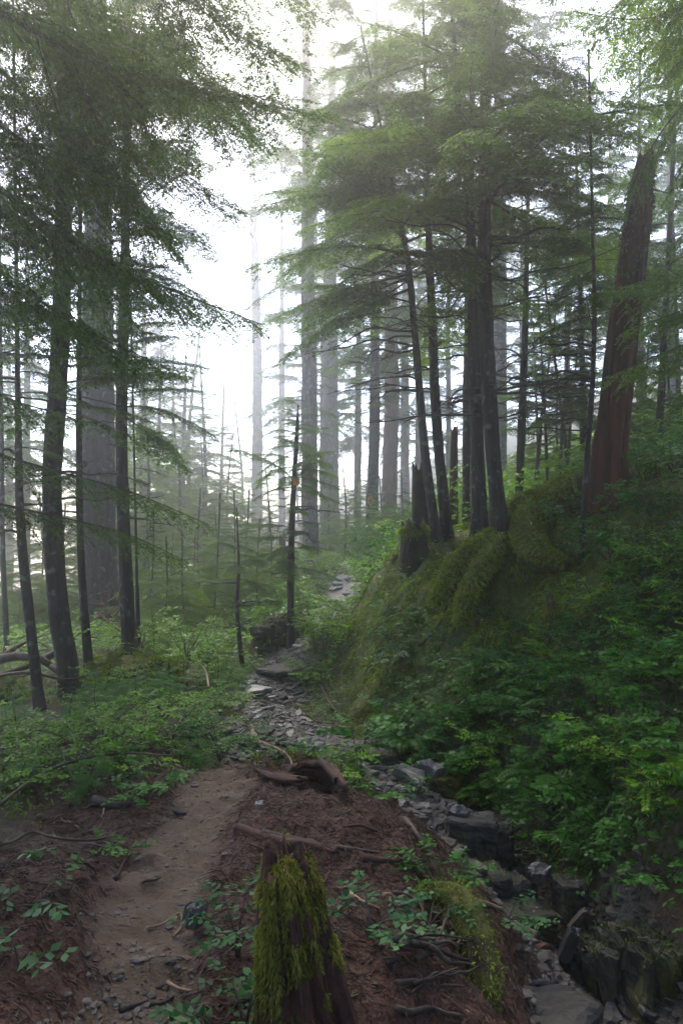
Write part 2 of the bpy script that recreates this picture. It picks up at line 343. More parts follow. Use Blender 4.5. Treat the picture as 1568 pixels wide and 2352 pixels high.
def bough(curve, rng, wmax=.8, s2=.07, s3=.06, sl=.022, ll=.032, lw=.011, r0=.02, start=.15, droop=.35, up=(0, 0, 1), wood=None, fol=None, ang2=58, hang=0.0, shape=.75):
    """one flat feathery bough: limb, side twigs and leaf rows.  Returns wood MB (slot 1 of the crown) and leaf MB"""
    wood = wood if wood is not None else MB(); fol = fol if fol is not None else MB(); up = np.array(up, float)
    c = resample(curve, 24); T, A, B = frames(c); Lt = np.linalg.norm(np.diff(c, axis=0), axis=1).sum(); tt = np.linspace(0, 1, 24)
    wood.tube(c, np.linspace(r0, r0 * .12, 24), 5, cap=False, m=1)
    n2 = max(6, int(Lt * (1 - start) / s2)); S = []; D = []; L = []; N = []
    for i in range(n2 * 2):
        side = -1 if i % 2 else 1; t = start + (1 - start) * (i + rng.rand()) / (n2 * 2)
        p = np.array([np.interp(t, tt, c[:, k]) for k in range(3)]); d = nrm(np.array([np.interp(t, tt, T[:, k]) for k in range(3)]))
        n = nrm(up - d * (up @ d)); lat = np.cross(n, d) * side
        prof = min(1, ((t - start) / (1 - start) + .12) * 2.6) * (1 - (t - start) / (1 - start)) ** shape
        l2 = max(.07, wmax * prof * (.55 + .6 * rng.rand())); a = R(ang2 + rng.normal(0, 9))
        d2 = nrm(d * math.cos(a) + lat * math.sin(a) + n * rng.normal(0, .12) - np.array([0, 0, 1.0]) * hang * rng.rand())
        u = np.linspace(0, 1, 6)[:, None]; sc2 = p + d2 * l2 * u - np.array([0, 0, 1.0]) * l2 * droop * u * u + d * .12 * l2 * u * u
        if l2 > .25: wood.tube(sc2, np.linspace(r0 * .22 * min(1, l2), .0015, 6), 3, cap=False, m=1)
        n3 = max(1, int(l2 / s3)); Dn = nrm(sc2[-1] - sc2[-2])
        for k in range(n3 + 1):
            v = (k + rng.rand() * .6) / (n3 + 1); q = sc2[0] + (sc2[-1] - sc2[0]) * v - np.array([0, 0, 1.0]) * l2 * droop * (v * v - v)
            dv = nrm(d2 - np.array([0, 0, 2.0]) * droop * v); nn = nrm(n + rng.normal(0, .12, 3)); la = nrm(np.cross(nn, dv))
            for sd in (-1, 1):
                l3 = (.32 * l2 * (1 - v) + .045) * (.6 + .7 * rng.rand()); l3 = min(l3, .26); a3 = R(52 + rng.normal(0, 8))
                S.append(q); D.append(nrm(dv * math.cos(a3) + la * sd * math.sin(a3) - np.array([0, 0, 1.0]) * (.12 + hang * .7) * rng.rand())); L.append(l3); N.append(nn)
        S.append(sc2[-1]); D.append(Dn); L.append(.06); N.append(n)
    leaves(fol, S, D, L, N, sl, ll, lw, rng=rng)
    return wood, fol
def templates(n, L, seed, **kw):
    out = []; rng = np.random.RandomState(seed)
    for i in range(n):
        u = np.linspace(0, 1, 9); dr = .10 + .2 * rng.rand(); ri = .16 * rng.rand()
        c = np.stack([L * u, L * .10 * np.sin(u * 3 + rng.rand() * 6) * u, L * (ri * u - (dr + ri) * u ** 2.0)], 1)
        a, b = bough(c, rng, wmax=L * (.32 + .1 * rng.rand()), **kw); out.append((a.arrays(), b.arrays()))
    return out
def place(mb, arr, Mx, p, m):
    V, Q, T = arr
    if len(V): mb.add(V @ Mx.T + p, Q if len(Q) else None, T if len(T) else None, m)
def crown(mb, axis_fn, zb, zt, Lb, n, tmpl, Lt, rng, pw=.8, az=None, elev=(.0, .18), lmin=.25, full=.12):
    """boughs round the stem axis_fn(z) between heights zb and zt; az=(from,to) limits their directions"""
    n = int(n * 1.0)
    for i in range(n):
        f = (i + rng.rand()) / n; z = zb + (zt - zb) * f
        prof = min(1, .55 + f / full * .45) * (1 - f) ** pw
        l = max(lmin, Lb * prof * (.7 + .5 * rng.rand()))
        a = (i * 2.39996 + rng.normal(0, .35)) if az is None else R(az[0] + (az[1] - az[0]) * rng.rand())
        el = rng.normal(elev[0] + .35 * f, elev[1]); s = l / Lt; ro = rng.normal(0, .15)
        x = np.array([math.cos(a) * math.cos(el), math.sin(a) * math.cos(el), math.sin(el)]); y0 = np.array([-math.sin(a), math.cos(a), 0]); z0 = np.cross(x, y0)
        y = y0 * math.cos(ro) + z0 * math.sin(ro); zz = np.cross(x, y)
        Mx = np.stack([x, y * (-1 if rng.rand() < .5 else 1), zz], 1) * s
        k = rng.randint(len(tmpl)); p = axis_fn(z)
        place(mb, tmpl[k][1], Mx, p, 0); place(mb, tmpl[k][0], Mx, p, 1)
TF = templates(6, 2.0, 11, s2=.075, s3=.075, sl=.026, ll=.045, lw=.016)      # for the trees near the trail
TC = templates(5, 2.0, 12, s2=.12, s3=.12, sl=.045, ll=.08, lw=.032)         # for the trees in the mist
TS = templates(4, .5, 13, s2=.055, s3=.045, sl=.014, ll=.024, lw=.008, r0=.004)        # for seedlings
def axis_of(pts):
    z = pts[:, 2]; o = np.argsort(z)
    return lambda zz: np.array([np.interp(zz, z[o], pts[o, 0]), np.interp(zz, z[o], pts[o, 1]), zz])
def trunk_mesh(pts, rad, ns=18, bark=.07, flare=.7, fh=.22, seed=0., dz=.05, fq=4.5):
    """pts from the ground up; flares at its foot"""
    n = max(12, int(np.linalg.norm(np.diff(pts, axis=0), axis=1).sum() / dz)); rad = np.asarray(rad, float)
    d0 = np.r_[0, np.cumsum(np.linalg.norm(np.diff(pts, axis=0), axis=1))]
    c = resample(pts, n); s = np.linspace(0, d0[-1], n); r = np.interp(s, d0, rad)
    r = r * (1 + flare * np.exp(-np.maximum(s - .25, 0) / fh))
    c[:, :2] += (np.stack([noise(np.stack([s*0+seed, s*0, s], 1), .9), noise(np.stack([s*0, s*0+seed+5, s], 1), .9)], 1)) * r[:, None] * .09
    b = MB(); b.tube(c, r, ns, bark=bark, seed=seed, fq=fq); return b
def stick(mb, a, b, r, rng, kink=.08, n=8, ns=5, m=0, r1=.35, bark=.15):
    a = np.asarray(a, float); b = np.asarray(b, float); u = np.linspace(0, 1, 5)[:, None]; l = np.linalg.norm(b - a)
    c = a + (b - a) * u + rng.normal(0, kink * l * .5, (5, 3)) * np.sin(u * np.pi); mb.tube(c, np.linspace(r, r * r1, 5), ns, n=n, bark=bark, m=m, seed=rng.rand() * 50); return c
def bare_branch(p, a, l, r, rng, el=.05):
    """a dead side branch: a thin drooping limb with a few bare twigs"""
    b = MB(); u = np.linspace(0, 1, 7); d = np.array([math.cos(a), math.sin(a), el]); lat = np.array([-math.sin(a), math.cos(a), 0])
    c = p + d * l * u[:, None] + np.array([0, 0, -1.0]) * (l * rng.uniform(-.05, .25)) * (u ** 2)[:, None] + lat * (l * .12 * np.sin(u * rng.uniform(2, 6)))[:, None] + np.array([0,0,1.0]) * (rng.normal(0, .02, 7) * l)[:, None]
    b.tube(c, np.linspace(r, r * .2, 7), 5, n=14, bark=.1)
    for k in range(int(3 + l * 5)):
        t = rng.uniform(.25, 1); q = np.array([np.interp(t, u, c[:, i]) for i in range(3)]); s = 1 if k % 2 else -1
        e = q + (d * rng.uniform(.3, .8) + lat * s * rng.uniform(.3, .9) + np.array([0, 0, rng.uniform(-.35, .3)])) * l * rng.uniform(.12, .35) * (1.1 - t * .6)
        stick(b, q, e, r * .35, rng, n=6, ns=4)
    return b

# ------------------------------------------------------------------ trees near the trail
def hero(name, label, cat, path, Y, wpx, top, bark='bark', crowns=(), dead=None, group=None, flare=.7, ns=24, brk=.10, seed=0., dY=0., fol='fol_mid', tm=None):
    """path: image points from the ground up at distance Y (leaning away by dY); wpx: widths at those points; top: height of the tip"""
    rng = np.random.RandomState(int(seed * 13 + 5)); k = len(path)
    pts = np.array([P(px, py, Y + dY * i / max(1, k - 1)) for i, (px, py) in enumerate(path)])
    rad = [wp / F * Y * .5 for wp in wpx]
    gz = h1(pts[0, 0], pts[0, 1]); pts[0, 2] = min(pts[0, 2], gz)
    pts = np.vstack([pts[0] - [0, 0, .3], pts]); rad = [rad[0]] + list(rad)
    if top > pts[-1, 2] + .2:
        d = pts[-1] - pts[-2]; d = d / d[2]; pts = np.vstack([pts, pts[-1] + d * (top - pts[-1, 2])]); rad.append(.012)
    base = np.array([pts[1, 0], pts[1, 1], gz]); t = thing(name, label, cat, base, group)
    L = pts - base; ax = axis_of(L)
    trunk_mesh(L, rad, ns, brk, flare, seed=seed).build('trunk', M[bark], t)
    mb = MB()
    for (zb, zt, Lb, n, kw) in crowns:
        crown(mb, ax, zb - gz, zt - gz, Lb, n, tm or TF, 2.0, rng, **kw)
    if mb.n: mb.build('crown', [M[fol], M['twig']], t)
    if dead:
        z0, z1, n, l, azs = dead
        for i in range(n):
            z = rng.uniform(z0, z1); a = R(rng.uniform(*azs)); p = ax(z - gz)
            bare_branch(p, a, l * rng.uniform(.5, 1.35), .012 + .008 * rng.rand(), rng).build('branch', M['twig'], t)
    return t
zy = lambda py, Y: CAMZ - (py - 1176) / F * Y
# left of the trail
hero('hemlock_tree', 'stout dark hemlock trunk behind the thin leaning trunk at the left edge', 'tree', [(165,1575),(132,1350),(121,1100),(138,800),(145,560),(148,150)], 8.3, [46,45,43,41,38,30], 13.5, 'bark',
     [(2.6, 4.6, 1.5, 14, dict(az=(150, 400))), (4.4, 13.2, 2.0, 36, {})], (1.6, 4.5, 9, .9, (0, 360)), seed=1, fol='fol_dark', flare=.55)
hero('hemlock_tree', 'thin dark hemlock leaning left of the stout trunk, its foot in moss', 'tree', [(92,1625),(66,1400),(47,1200),(42,950),(38,600)], 7.9, [24,23,20,14,9], 7.0, 'bark',
     [(2.2, 6.8, .95, 30, {})], (1.2, 3.4, 9, .6, (0, 360)), seed=2, fol='fol_dark', flare=.35, ns=12)
hero('hemlock_tree', 'dark straight hemlock trunk at the clearing side of the left group', 'tree', [(298,1500),(290,1300),(280,1050),(283,800),(288,620),(292,200)], 9.3, [35,29,27,25,22,16], 11.5, 'bark',
     [(2.5, 4.6, 1.35, 14, dict(az=(-80, 60))), (4.4, 11.3, 1.9, 30, {})], (1.4, 4.6, 10, .8, (0, 360)), seed=3, fol='fol_dark', flare=.4)
hero('hemlock_tree', 'slender hemlock stem close beside the stout left trunk', 'tree', [(205,1525),(188,1300),(182,1000),(184,700)], 8.9, [22,17,14,10], 8.0, 'bark', [(3.8, 7.8, 1.1, 26, {})], (1.0, 3.6, 7, .6, (0, 360)), seed=4, fol='fol_dark', flare=.4, ns=12)
hero('hemlock_tree', 'huge pale trunk half lost in mist behind the left group', 'tree', [(232,1500),(228,1200),(226,900),(226,600)], 17.0, [92,78,72,66], 22.0, 'bark', [(7.5, 20, 3.0, 60, {})], (2.5, 7.5, 6, 1.4, (0, 360)), seed=5, flare=.35, ns=22, tm=TC)
hero('hemlock_tree', 'small dead-looking stem just behind the dark straight trunk by the clearing', 'tree', [(320,1500),(316,1380),(312,1200)], 9.8, [11,9,5], 4.2, 'bark', [(1.6, 4.1, .6, 14, {})], None, seed=6, flare=.3, ns=10)
hero('hemlock_tree', 'thin far stem at the left edge above the fallen limbs', 'tree', [(18,1500),(8,1280),(5,1000)], 13.0, [14,12,9], 8.5, 'bark', [(4, 8.3, 1.4, 30, {})], (.8, 4, 6, .8, (0, 360)), seed=7, flare=.3, ns=10, tm=TC)
# saplings in the dip
hero('sapling', 'dark knotty sapling with an orange mark, in the middle of the dip', 'sapling', [(668,1425),(668,1300),(673,1150),(681,1000)], 12.4, [17,16,13,10], zy(930, 12.4), 'bark',
     [(zy(1310,12.4), zy(1120,12.4), 1.1, 24, dict(elev=(-.05,.12), full=.05)), (zy(1130,12.4), zy(930,12.4), 1.05, 34, dict(full=.05, pw=.6))], (.4, 1.7, 8, .7, (0, 360)), seed=8, flare=.35, ns=12)
hero('sapling', 'small crooked sapling left of the knotty one', 'sapling', [(556,1470),(545,1400),(549,1300),(547,1250)], 11.8, [10,9,7,5], zy(1165, 11.8), 'bark',
     [(zy(1330,11.8), zy(1170,11.8), .75, 18, dict(full=.05))], (-.1, .7, 7, .55, (0, 360)), seed=9, flare=.3, ns=10)
# beyond the dip
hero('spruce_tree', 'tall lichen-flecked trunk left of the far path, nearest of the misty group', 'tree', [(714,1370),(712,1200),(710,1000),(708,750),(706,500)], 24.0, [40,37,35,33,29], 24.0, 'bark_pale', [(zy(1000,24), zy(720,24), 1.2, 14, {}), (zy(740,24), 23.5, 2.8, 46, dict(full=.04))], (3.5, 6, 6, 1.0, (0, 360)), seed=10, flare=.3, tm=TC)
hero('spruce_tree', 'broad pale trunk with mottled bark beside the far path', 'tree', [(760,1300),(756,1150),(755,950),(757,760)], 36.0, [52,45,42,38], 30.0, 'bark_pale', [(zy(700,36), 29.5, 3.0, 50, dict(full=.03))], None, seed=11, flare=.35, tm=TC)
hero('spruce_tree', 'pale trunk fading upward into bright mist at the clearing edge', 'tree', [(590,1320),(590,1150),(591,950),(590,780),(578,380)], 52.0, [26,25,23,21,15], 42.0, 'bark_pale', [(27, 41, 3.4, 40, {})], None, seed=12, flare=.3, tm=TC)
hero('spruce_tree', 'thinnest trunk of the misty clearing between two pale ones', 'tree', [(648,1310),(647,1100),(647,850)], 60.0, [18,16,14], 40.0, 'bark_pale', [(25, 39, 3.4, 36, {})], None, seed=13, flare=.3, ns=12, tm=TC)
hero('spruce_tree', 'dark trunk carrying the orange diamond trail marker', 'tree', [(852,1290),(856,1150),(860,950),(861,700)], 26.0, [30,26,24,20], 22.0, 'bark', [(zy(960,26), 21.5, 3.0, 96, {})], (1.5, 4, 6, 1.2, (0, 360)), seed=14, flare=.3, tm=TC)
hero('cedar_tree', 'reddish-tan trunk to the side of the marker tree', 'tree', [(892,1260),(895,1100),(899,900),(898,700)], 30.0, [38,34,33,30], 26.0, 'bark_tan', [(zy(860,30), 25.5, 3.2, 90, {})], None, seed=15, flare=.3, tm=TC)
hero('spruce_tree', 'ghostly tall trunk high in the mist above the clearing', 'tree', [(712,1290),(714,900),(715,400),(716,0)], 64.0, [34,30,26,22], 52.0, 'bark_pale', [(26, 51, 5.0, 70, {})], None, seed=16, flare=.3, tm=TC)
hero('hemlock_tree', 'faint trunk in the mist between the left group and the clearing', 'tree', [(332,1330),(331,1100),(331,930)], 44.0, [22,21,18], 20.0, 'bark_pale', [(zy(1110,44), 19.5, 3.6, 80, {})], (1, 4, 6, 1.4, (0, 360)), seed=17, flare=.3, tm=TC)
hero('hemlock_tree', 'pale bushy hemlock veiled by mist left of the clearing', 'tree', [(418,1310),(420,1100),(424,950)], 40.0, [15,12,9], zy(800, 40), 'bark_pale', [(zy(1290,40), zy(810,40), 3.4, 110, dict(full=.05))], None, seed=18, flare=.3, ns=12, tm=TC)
# on the mossy bank
hero('hemlock_tree', 'slender curved hemlock with a crook, outermost on the mossy bank', 'tree', [(1002,1215),(985,1110),(968,950),(952,760),(936,600),(910,470)], 10.8, [24,22,18,16,13,9], 8.2, 'bark',
     [(zy(700,10.8), 8.6, 2.2, 32, dict(az=(90, 300), full=.06, pw=.5)), (zy(520,10.8), 8.6, 1.6, 18, {})], (zy(900,10.8), zy(560,10.8), 14, 1.35, (100, 290)), seed=21, flare=.45, ns=14, fol='fol_mid')
hero('hemlock_tree', 'slender dark hemlock forking low beside the curved one', 'tree', [(1028,1215),(1012,1080),(998,900),(990,700),(984,540),(980,380)], 10.9, [27,24,22,19,16,10], 9.0, 'bark',
     [(zy(640,10.9), 9.6, 2.1, 36, dict(full=.06, pw=.6))], (zy(950,10.9), zy(560,10.9), 14, 1.1, (60, 320)), seed=22, flare=.4, ns=14, fol='fol_bright')
hero('hemlock_tree', 'largest dark trunk on the mossy bank, flaring into moss, tall bright crown', 'tree', [(1150,1255),(1142,1150),(1128,1000),(1116,800),(1112,560),(1115,250),(1118,0)], 9.6, [40,34,35,34,30,24,18], 12.5, 'bark',
     [(zy(580,9.6), 12.3, 2.5, 46, dict(full=.04)), (zy(560,9.6), zy(60,9.6), 2.3, 20, dict(az=(190, 340), full=.02))], (zy(960,9.6), zy(480,9.6), 26, 1.5, (0, 360)), seed=23, flare=.7, fol='fol_bright')
hero('hemlock_tree', 'dark trunk just left of the largest one, forked high', 'tree', [(1100,1190),(1094,1000),(1087,780),(1078,480),(1052,240),(1040,60)], 10.6, [38,32,27,20,15,10], 10.5, 'bark',
     [(zy(560,10.6), 10.3, 2.1, 34, dict(full=.05))], (zy(950,10.6), zy(540,10.6), 16, 1.1, (60, 300)), seed=24, flare=.4, ns=14, fol='fol_bright')
hero('hemlock_tree', 'dark trunk in the cluster behind, between the fork and the largest trunk', 'tree', [(1074,1190),(1074,1000),(1076,780),(1080,500)], 12.0, [28,26,24,18], 11.0, 'bark', [(zy(420,12), 10.8, 1.8, 36, {})], (zy(900,12), zy(560,12), 10, 1.2, (0, 360)), seed=25, flare=.3, ns=14, tm=TC)
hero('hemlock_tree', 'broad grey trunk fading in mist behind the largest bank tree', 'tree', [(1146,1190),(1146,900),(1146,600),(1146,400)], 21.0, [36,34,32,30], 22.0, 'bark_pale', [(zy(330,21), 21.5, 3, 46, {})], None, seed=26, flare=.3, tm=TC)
hero('hemlock_tree', 'straight thin dark tree right of the bank cluster', 'tree', [(1188,1165),(1197,980),(1205,760),(1210,540)], 12.5, [20,18,15,10], 8.6, 'bark', [(zy(640,12.5), 8.5, 1.8, 40, dict(full=.06))], (zy(1000,12.5), zy(640,12.5), 16, 1.2, (0, 360)), seed=27, flare=.3, ns=12, fol='fol_dark')
hero('hemlock_tree', 'thin pale-barked stem rising in front of the red snag foot', 'tree', [(1332,1200),(1345,1080),(1358,900),(1364,720),(1360,540)], 8.6, [12,13,12,10,7], 6.6, 'bark', [(zy(800,8.6), 6.5, 1.1, 30, dict(az=(60, 300)))], (zy(1000,8.6), zy(760,8.6), 10, .9, (90, 270)), seed=28, flare=.3, ns=12, fol='fol_dark')
hero('hemlock_tree', 'grey stem behind the bank crest left of the red snag', 'tree', [(1338,1080),(1338,900),(1334,760)], 14.5, [17,15,12], 9.5, 'bark', [(zy(760,14.5), 9.3, 2.0, 44, {})], (zy(1000,14.5), zy(760,14.5), 12, 1.4, (0, 360)), seed=29, flare=.3, ns=12, fol='fol_dark', tm=TC)
hero('hemlock_tree', 'dark trunk on the slope right of the red snag, beside a short stub', 'tree', [(1506,1062),(1518,900),(1527,720)], 12.5, [20,17,14], 10.5, 'bark', [(zy(820,12.5), 10.3, 1.9, 44, {})], (zy(1050,12.5), zy(800,12.5), 10, 1.0, (0, 360)), seed=30, flare=.4, ns=12, tm=TC)
hero('hemlock_tree', 'thin trunk on the right edge of the slope beyond the snag', 'tree', [(1561,1000),(1556,880),(1550,700)], 16.0, [13,12,9], 11.0, 'bark', [(zy(850,16), 10.8, 1.8, 36, {})], None, seed=31, flare=.3, ns=10, tm=TC)
# young bare-stemmed trees behind the bank crest
for i, (x0, x1, y1, Y, wd, lb) in enumerate([
    (1222,1262,820,14,9,'leaning whip-thin young tree behind the bank crest, first right of the straight thin tree'),
    (1258,1244,840,13.5,9,'young tree bending left behind the mossy crest log'),
    (1282,1300,850,14.5,10,'upright young tree in the thicket over the middle of the crest log'),
    (1312,1270,800,13,12,'young tree leaning hard left from beside the grey stem'),
    (1236,1230,900,15.5,8,'shortest bare young tree deep in the thicket behind the crest'),
    (1300,1318,880,15,8,'forked young tree close left of the red snag')]):
    hero('young_tree', lb, 'tree', [(x0,1130),(x0*.6+x1*.4,1000),(x1,y1)], Y, [wd,wd*.8,wd*.5], zy(y1-160, Y), 'twig', [(zy(960,Y), zy(y1-150,Y), 1.1, 16, dict(full=.05))], (zy(1080,Y), zy(860,Y), 8, .9, (0, 360)), seed=40+i, flare=.2, ns=8, fol='fol_mid', tm=TC)

# ------------------------------------------------------------------ the two trees whose boughs hang into the picture
def bough_tree(label, x, y, top, r, limbs, cr, fol, seed):
    limbs = [(p_, w_, r_ * 1.5, h_) for (p_, w_, r_, h_) in limbs]
    rng = np.random.RandomState(seed); z = h1(x, y); base = np.array([x, y, z]); t = thing('hemlock_tree', label, 'tree', base)
    pts = np.array([[0,0,-.3],[0,0,0],[.04,.02,3.0],[0,.05,6],[.02,0,top - z]]); trunk_mesh(pts, [r,r,r*.85,r*.6,.02], 16, .07, .6, seed=seed).build('trunk', M['bark'], t)
    for (pl, wm, rr, hg) in limbs:
        c = np.array([P(*q) for q in pl]); s = c[0].copy(); foot = np.array([x, y, s[2] + .25 * np.hypot(s[0]-x, s[1]-y)])
        c = np.vstack([foot, c]) - base; tot = np.linalg.norm(np.diff(c, axis=0), axis=1); st = min(.75, tot[0] / tot.sum() * .8)
        a, b = bough(c, rng, wmax=wm, s2=.085, s3=.062, sl=.017, ll=.03, lw=.0115, r0=rr, start=st, droop=.35, hang=hg, shape=.55)
        mb = MB(); mb.add(*b.arrays()[:2], m=0)
        V, Q, T = a.arrays(); mb.add(V, Q, T if len(T) else None, 1); mb.build('bough', [M[fol], M['twig']], t)
    if cr:
        mb = MB(); ax = axis_of(pts)
        for (zb, zt, Lb, n, kw) in cr: crown(mb, ax, zb - z, zt - z, Lb, n, TF, 2.0, rng, **kw)
        mb.build('crown', [M[fol], M['twig']], t)
bough_tree('near hemlock whose trunk stands out of view, long dark boughs hanging across the upper left', -3.9, 4.6, 12, .17, [
    ([(-120,-20,4.5),(170,122,4.7),(370,190,5.0),(560,232,5.4),(745,268,5.8)], .95, .022, .35),
    ([(60,-90,4.6),(170,60,4.8),(270,180,5.0),(350,330,5.2)], .8, .016, .4),
    ([(-120,230,4.3),(80,350,4.5),(230,440,4.8),(400,545,5.2)], .85, .018, .4),
    ([(-120,370,4.4),(80,505,4.6),(260,608,4.9),(430,680,5.3),(600,745,5.7)], .85, .02, .35),
    ([(-120,540,4.2),(50,680,4.4),(200,760,4.7),(350,830,5.0)], .6, .016, .3),
    ([(260,-140,4.8),(420,-10,5.0),(560,90,5.3),(690,150,5.6)], .85, .016, .35),
    ([(420,-190,5.0),(560,-80,5.2),(730,40,5.6)], .7, .014, .35),
    ([(-120,80,5.0),(120,280,5.3),(260,420,5.6),(420,600,6.0)], .9, .016, .4),
    ([(-120,-120,5.4),(150,0,5.6),(380,100,6.0),(600,330,6.4)], 1.1, .018, .4),
    ([(-120,420,5.6),(160,560,6.0),(330,640,6.4),(470,740,6.8)], 1.1, .016, .4),
    ([(-120,-60,6.4),(200,120,6.8),(420,220,7.2),(650,330,7.6)], 1.3, .018, .4),
    ([(-120,620,5.4),(120,740,5.8),(280,810,6.2),(420,850,6.6)], .8, .014, .3),
    ([(-120,150,5.6),(180,300,6.0),(380,400,6.4),(540,470,6.8)], 1.1, .016, .4),
    ([(-120,1010,5.6),(120,1080,5.9),(300,1130,6.2),(480,1205,6.6)], .55, .014, .3),
    ([(-120,1130,5.7),(150,1190,6.0),(300,1230,6.3),(430,1290,6.5)], .5, .012, .3),
    ([(-120,860,5.6),(60,930,5.9),(200,960,6.2),(320,1010,6.4)], .5, .012, .3)],
    [(6.5, 11.8, 3.2, 40, dict(az=(-90, 80)))], 'fol_dark', 51)  # upper crown above the frame, made fuller to shade the mound
bough_tree('near hemlock out of view beside the slope, its boughs entering over the red snag', 4.3, 7.6, 12, .16, [
    ([(1700,-40,6.0),(1560,22,5.9),(1450,45,5.8),(1310,25,5.8)], .75, .016, .5),
    ([(1700,-110,5.6),(1560,-40,5.5),(1440,0,5.5),(1340,60,5.5)], .7, .014, .5),
    ([(1700,20,6.2),(1590,60,6.1),(1480,110,6.0),(1420,150,6.0)], .6, .012, .6),
    ([(1700,60,6.4),(1600,110,6.3),(1530,170,6.2)], .6, .012, .6),
    ([(1700,150,7.4),(1580,230,7.3),(1500,330,7.3),(1440,450,7.3)], .85, .014, .9),
    ([(1720,220,7.0),(1620,300,6.9),(1540,420,6.9)], .7, .012, .9),
    ([(1720,560,7.0),(1600,610,6.9),(1500,640,6.8),(1400,665,6.8)], .7, .012, .25),
    ([(1720,650,7.0),(1600,700,6.9),(1520,730,6.8),(1430,760,6.8)], .6, .012, .25),
    ([(1720,730,6.8),(1600,780,6.7),(1500,820,6.7),(1385,870,6.7)], .75, .013, .25),
    ([(1720,480,7.4),(1600,520,7.4),(1510,590,7.4)], .7, .012, .3),
    ([(1720,860,7.0),(1620,890,7.0),(1520,925,7.0)], .6, .01, .3)],
    [(6.6, 11.8, 2.8, 40, dict(az=(100, 280)))], 'fol_bright', 52)  # crown out of frame, thickened likewise for shade

# ------------------------------------------------------------------ trees farther off in the mist
def far_proto(name, h, zb, Lb, n, seed, fol, bark, r, tm=None):
    rng = np.random.RandomState(seed); pts = np.array([[0,0,-.5],[0,0,0],[rng.normal(0,.1),rng.normal(0,.1),h*.5],[rng.normal(0,.15),0,h]])
    t = thing(name, None, None); trunk_mesh(pts, [r,r,r*.7,.02], 12, .08, .4, seed=seed, dz=.25).build('trunk', M[bark], t)
    mb = MB(); crown(mb, axis_of(pts), zb, h*.99, Lb, n, tm or TC, 2.0, rng, full=.08); mb.build('crown', [M[fol], M['twig']], t); return t
protos = [far_proto('conifer_tree', 16, 4.0, 3.0, 70, 61, 'fol_mid', 'bark', .20), far_proto('conifer_tree', 14, 2.2, 2.6, 74, 62, 'fol_dark', 'bark', .16),
          far_proto('conifer_tree', 18, 6.5, 3.0, 66, 63, 'fol_mid', 'bark_pale', .24), far_proto('conifer_tree', 7, .8, 1.9, 60, 64, 'fol_bright', 'bark', .08), far_proto('young_conifer', 2.5, .2, 1.15, 44, 65, 'fol_bright', 'twig', .022, TF)]
used = [False] * 5
def far(px, Y, k, s, label, group):
    if k == 3 and Y < 25 and s <= .5: k, s = 4, s * 2.5
    x = (px - 784) / F * Y; o = protos[k] if not used[k] else copy_tree(protos[k]); used[k] = True
    o.location = (x, Y, h1(x, Y)); o.rotation_euler = (0, 0, rs.rand() * 6.28); o.scale = (s, s, s * (.9 + .2 * rs.rand())); tag(o, label, 'tree', group)
for px, Y, k, s in [(-40,24,1,1.0),(60,32,1,1.2),(-30,16,3,.45),(40,18,3,.5),(95,20,3,.5),(140,17,3,.42),(270,24,3,.8),(330,27,3,.9),(400,30,3,1.0),(470,33,3,1.0),(530,36,3,.9),(215,21,3,.7),(430,14,3,.33),(490,15.5,3,.40),(590,16,3,.34),(622,18,3,.40),(375,13.5,3,.30),(530,18.5,3,.42),(460,20,3,.5),(560,22,3,.5),(340,16,3,.4),(20,44,0,1.3),(270,44,0,1.2),(-150,20,1,.9),(190,34,3,1.1),(360,38,3,1.7),(450,44,3,2.0),(505,50,3,2.1),(545,58,3,2.0),(300,46,3,2.1),(400,52,1,1.3),(610,62,3,1.5),(690,64,3,1.4),(470,36,3,1.4),(250,36,3,1.6),(335,30,3,1.2),(708,47,0,1.5)]:
    far(px, Y, k, s, 'conifer on the falling slope in mist behind the dark left trunks', 'misty conifers behind the left trunks')
for x, y, k, s in [(-5.5,-1,0,.9),(-6.5,2.6,1,.9),(6.6,4.0,0,.9),(-1.9,.4,2,.85),(2.1,.2,2,.85),(.3,-1.8,0,.9)]:  # added out of view to darken the foreground and the near mist
    far(784 + x / y * F, y, k, s, 'unseen conifer added beside the viewpoint to shade the foreground', 'added shade conifers beside the viewpoint')
for px, Y, k, s in [(960,44,1,1.2),(1030,38,1,1.0),(1200,40,1,1.1),(1300,32,1,.9),(1400,40,0,1.1),(1470,25,1,.9),(1540,34,0,1.1),(1640,20,1,.9),(1120,38,2,1.1),(820,42,0,1.1),(930,46,2,1.2)]:
    far(px, Y, k, s, 'conifer in the misty wood on the rising slope behind the mossy bank', 'misty conifers behind the mossy bank')
for px, Y, k, s in [(790,27,3,.55),(820,29,3,.6),(760,31,3,.6),(845,25,3,.42),(700,33,3,.55),(640,30,3,.4),(560,26,3,.4),(500,22,3,.38),(455,19,3,.35),(610,21,3,.3),(930,20,3,.3),(980,19,3,.3),(1050,18,3,.4),(1230,17,3,.45),(1290,15.5,3,.38),(1440,13.5,3,.38),(1475,15,3,.42),(1540,15,3,.5),(400,17,3,.34),(350,20,3,.4),(880,23,3,.38)]:
    far(px, Y, k, s, 'bright green young conifer low in the understorey beyond the dip', 'young conifers of the understorey')

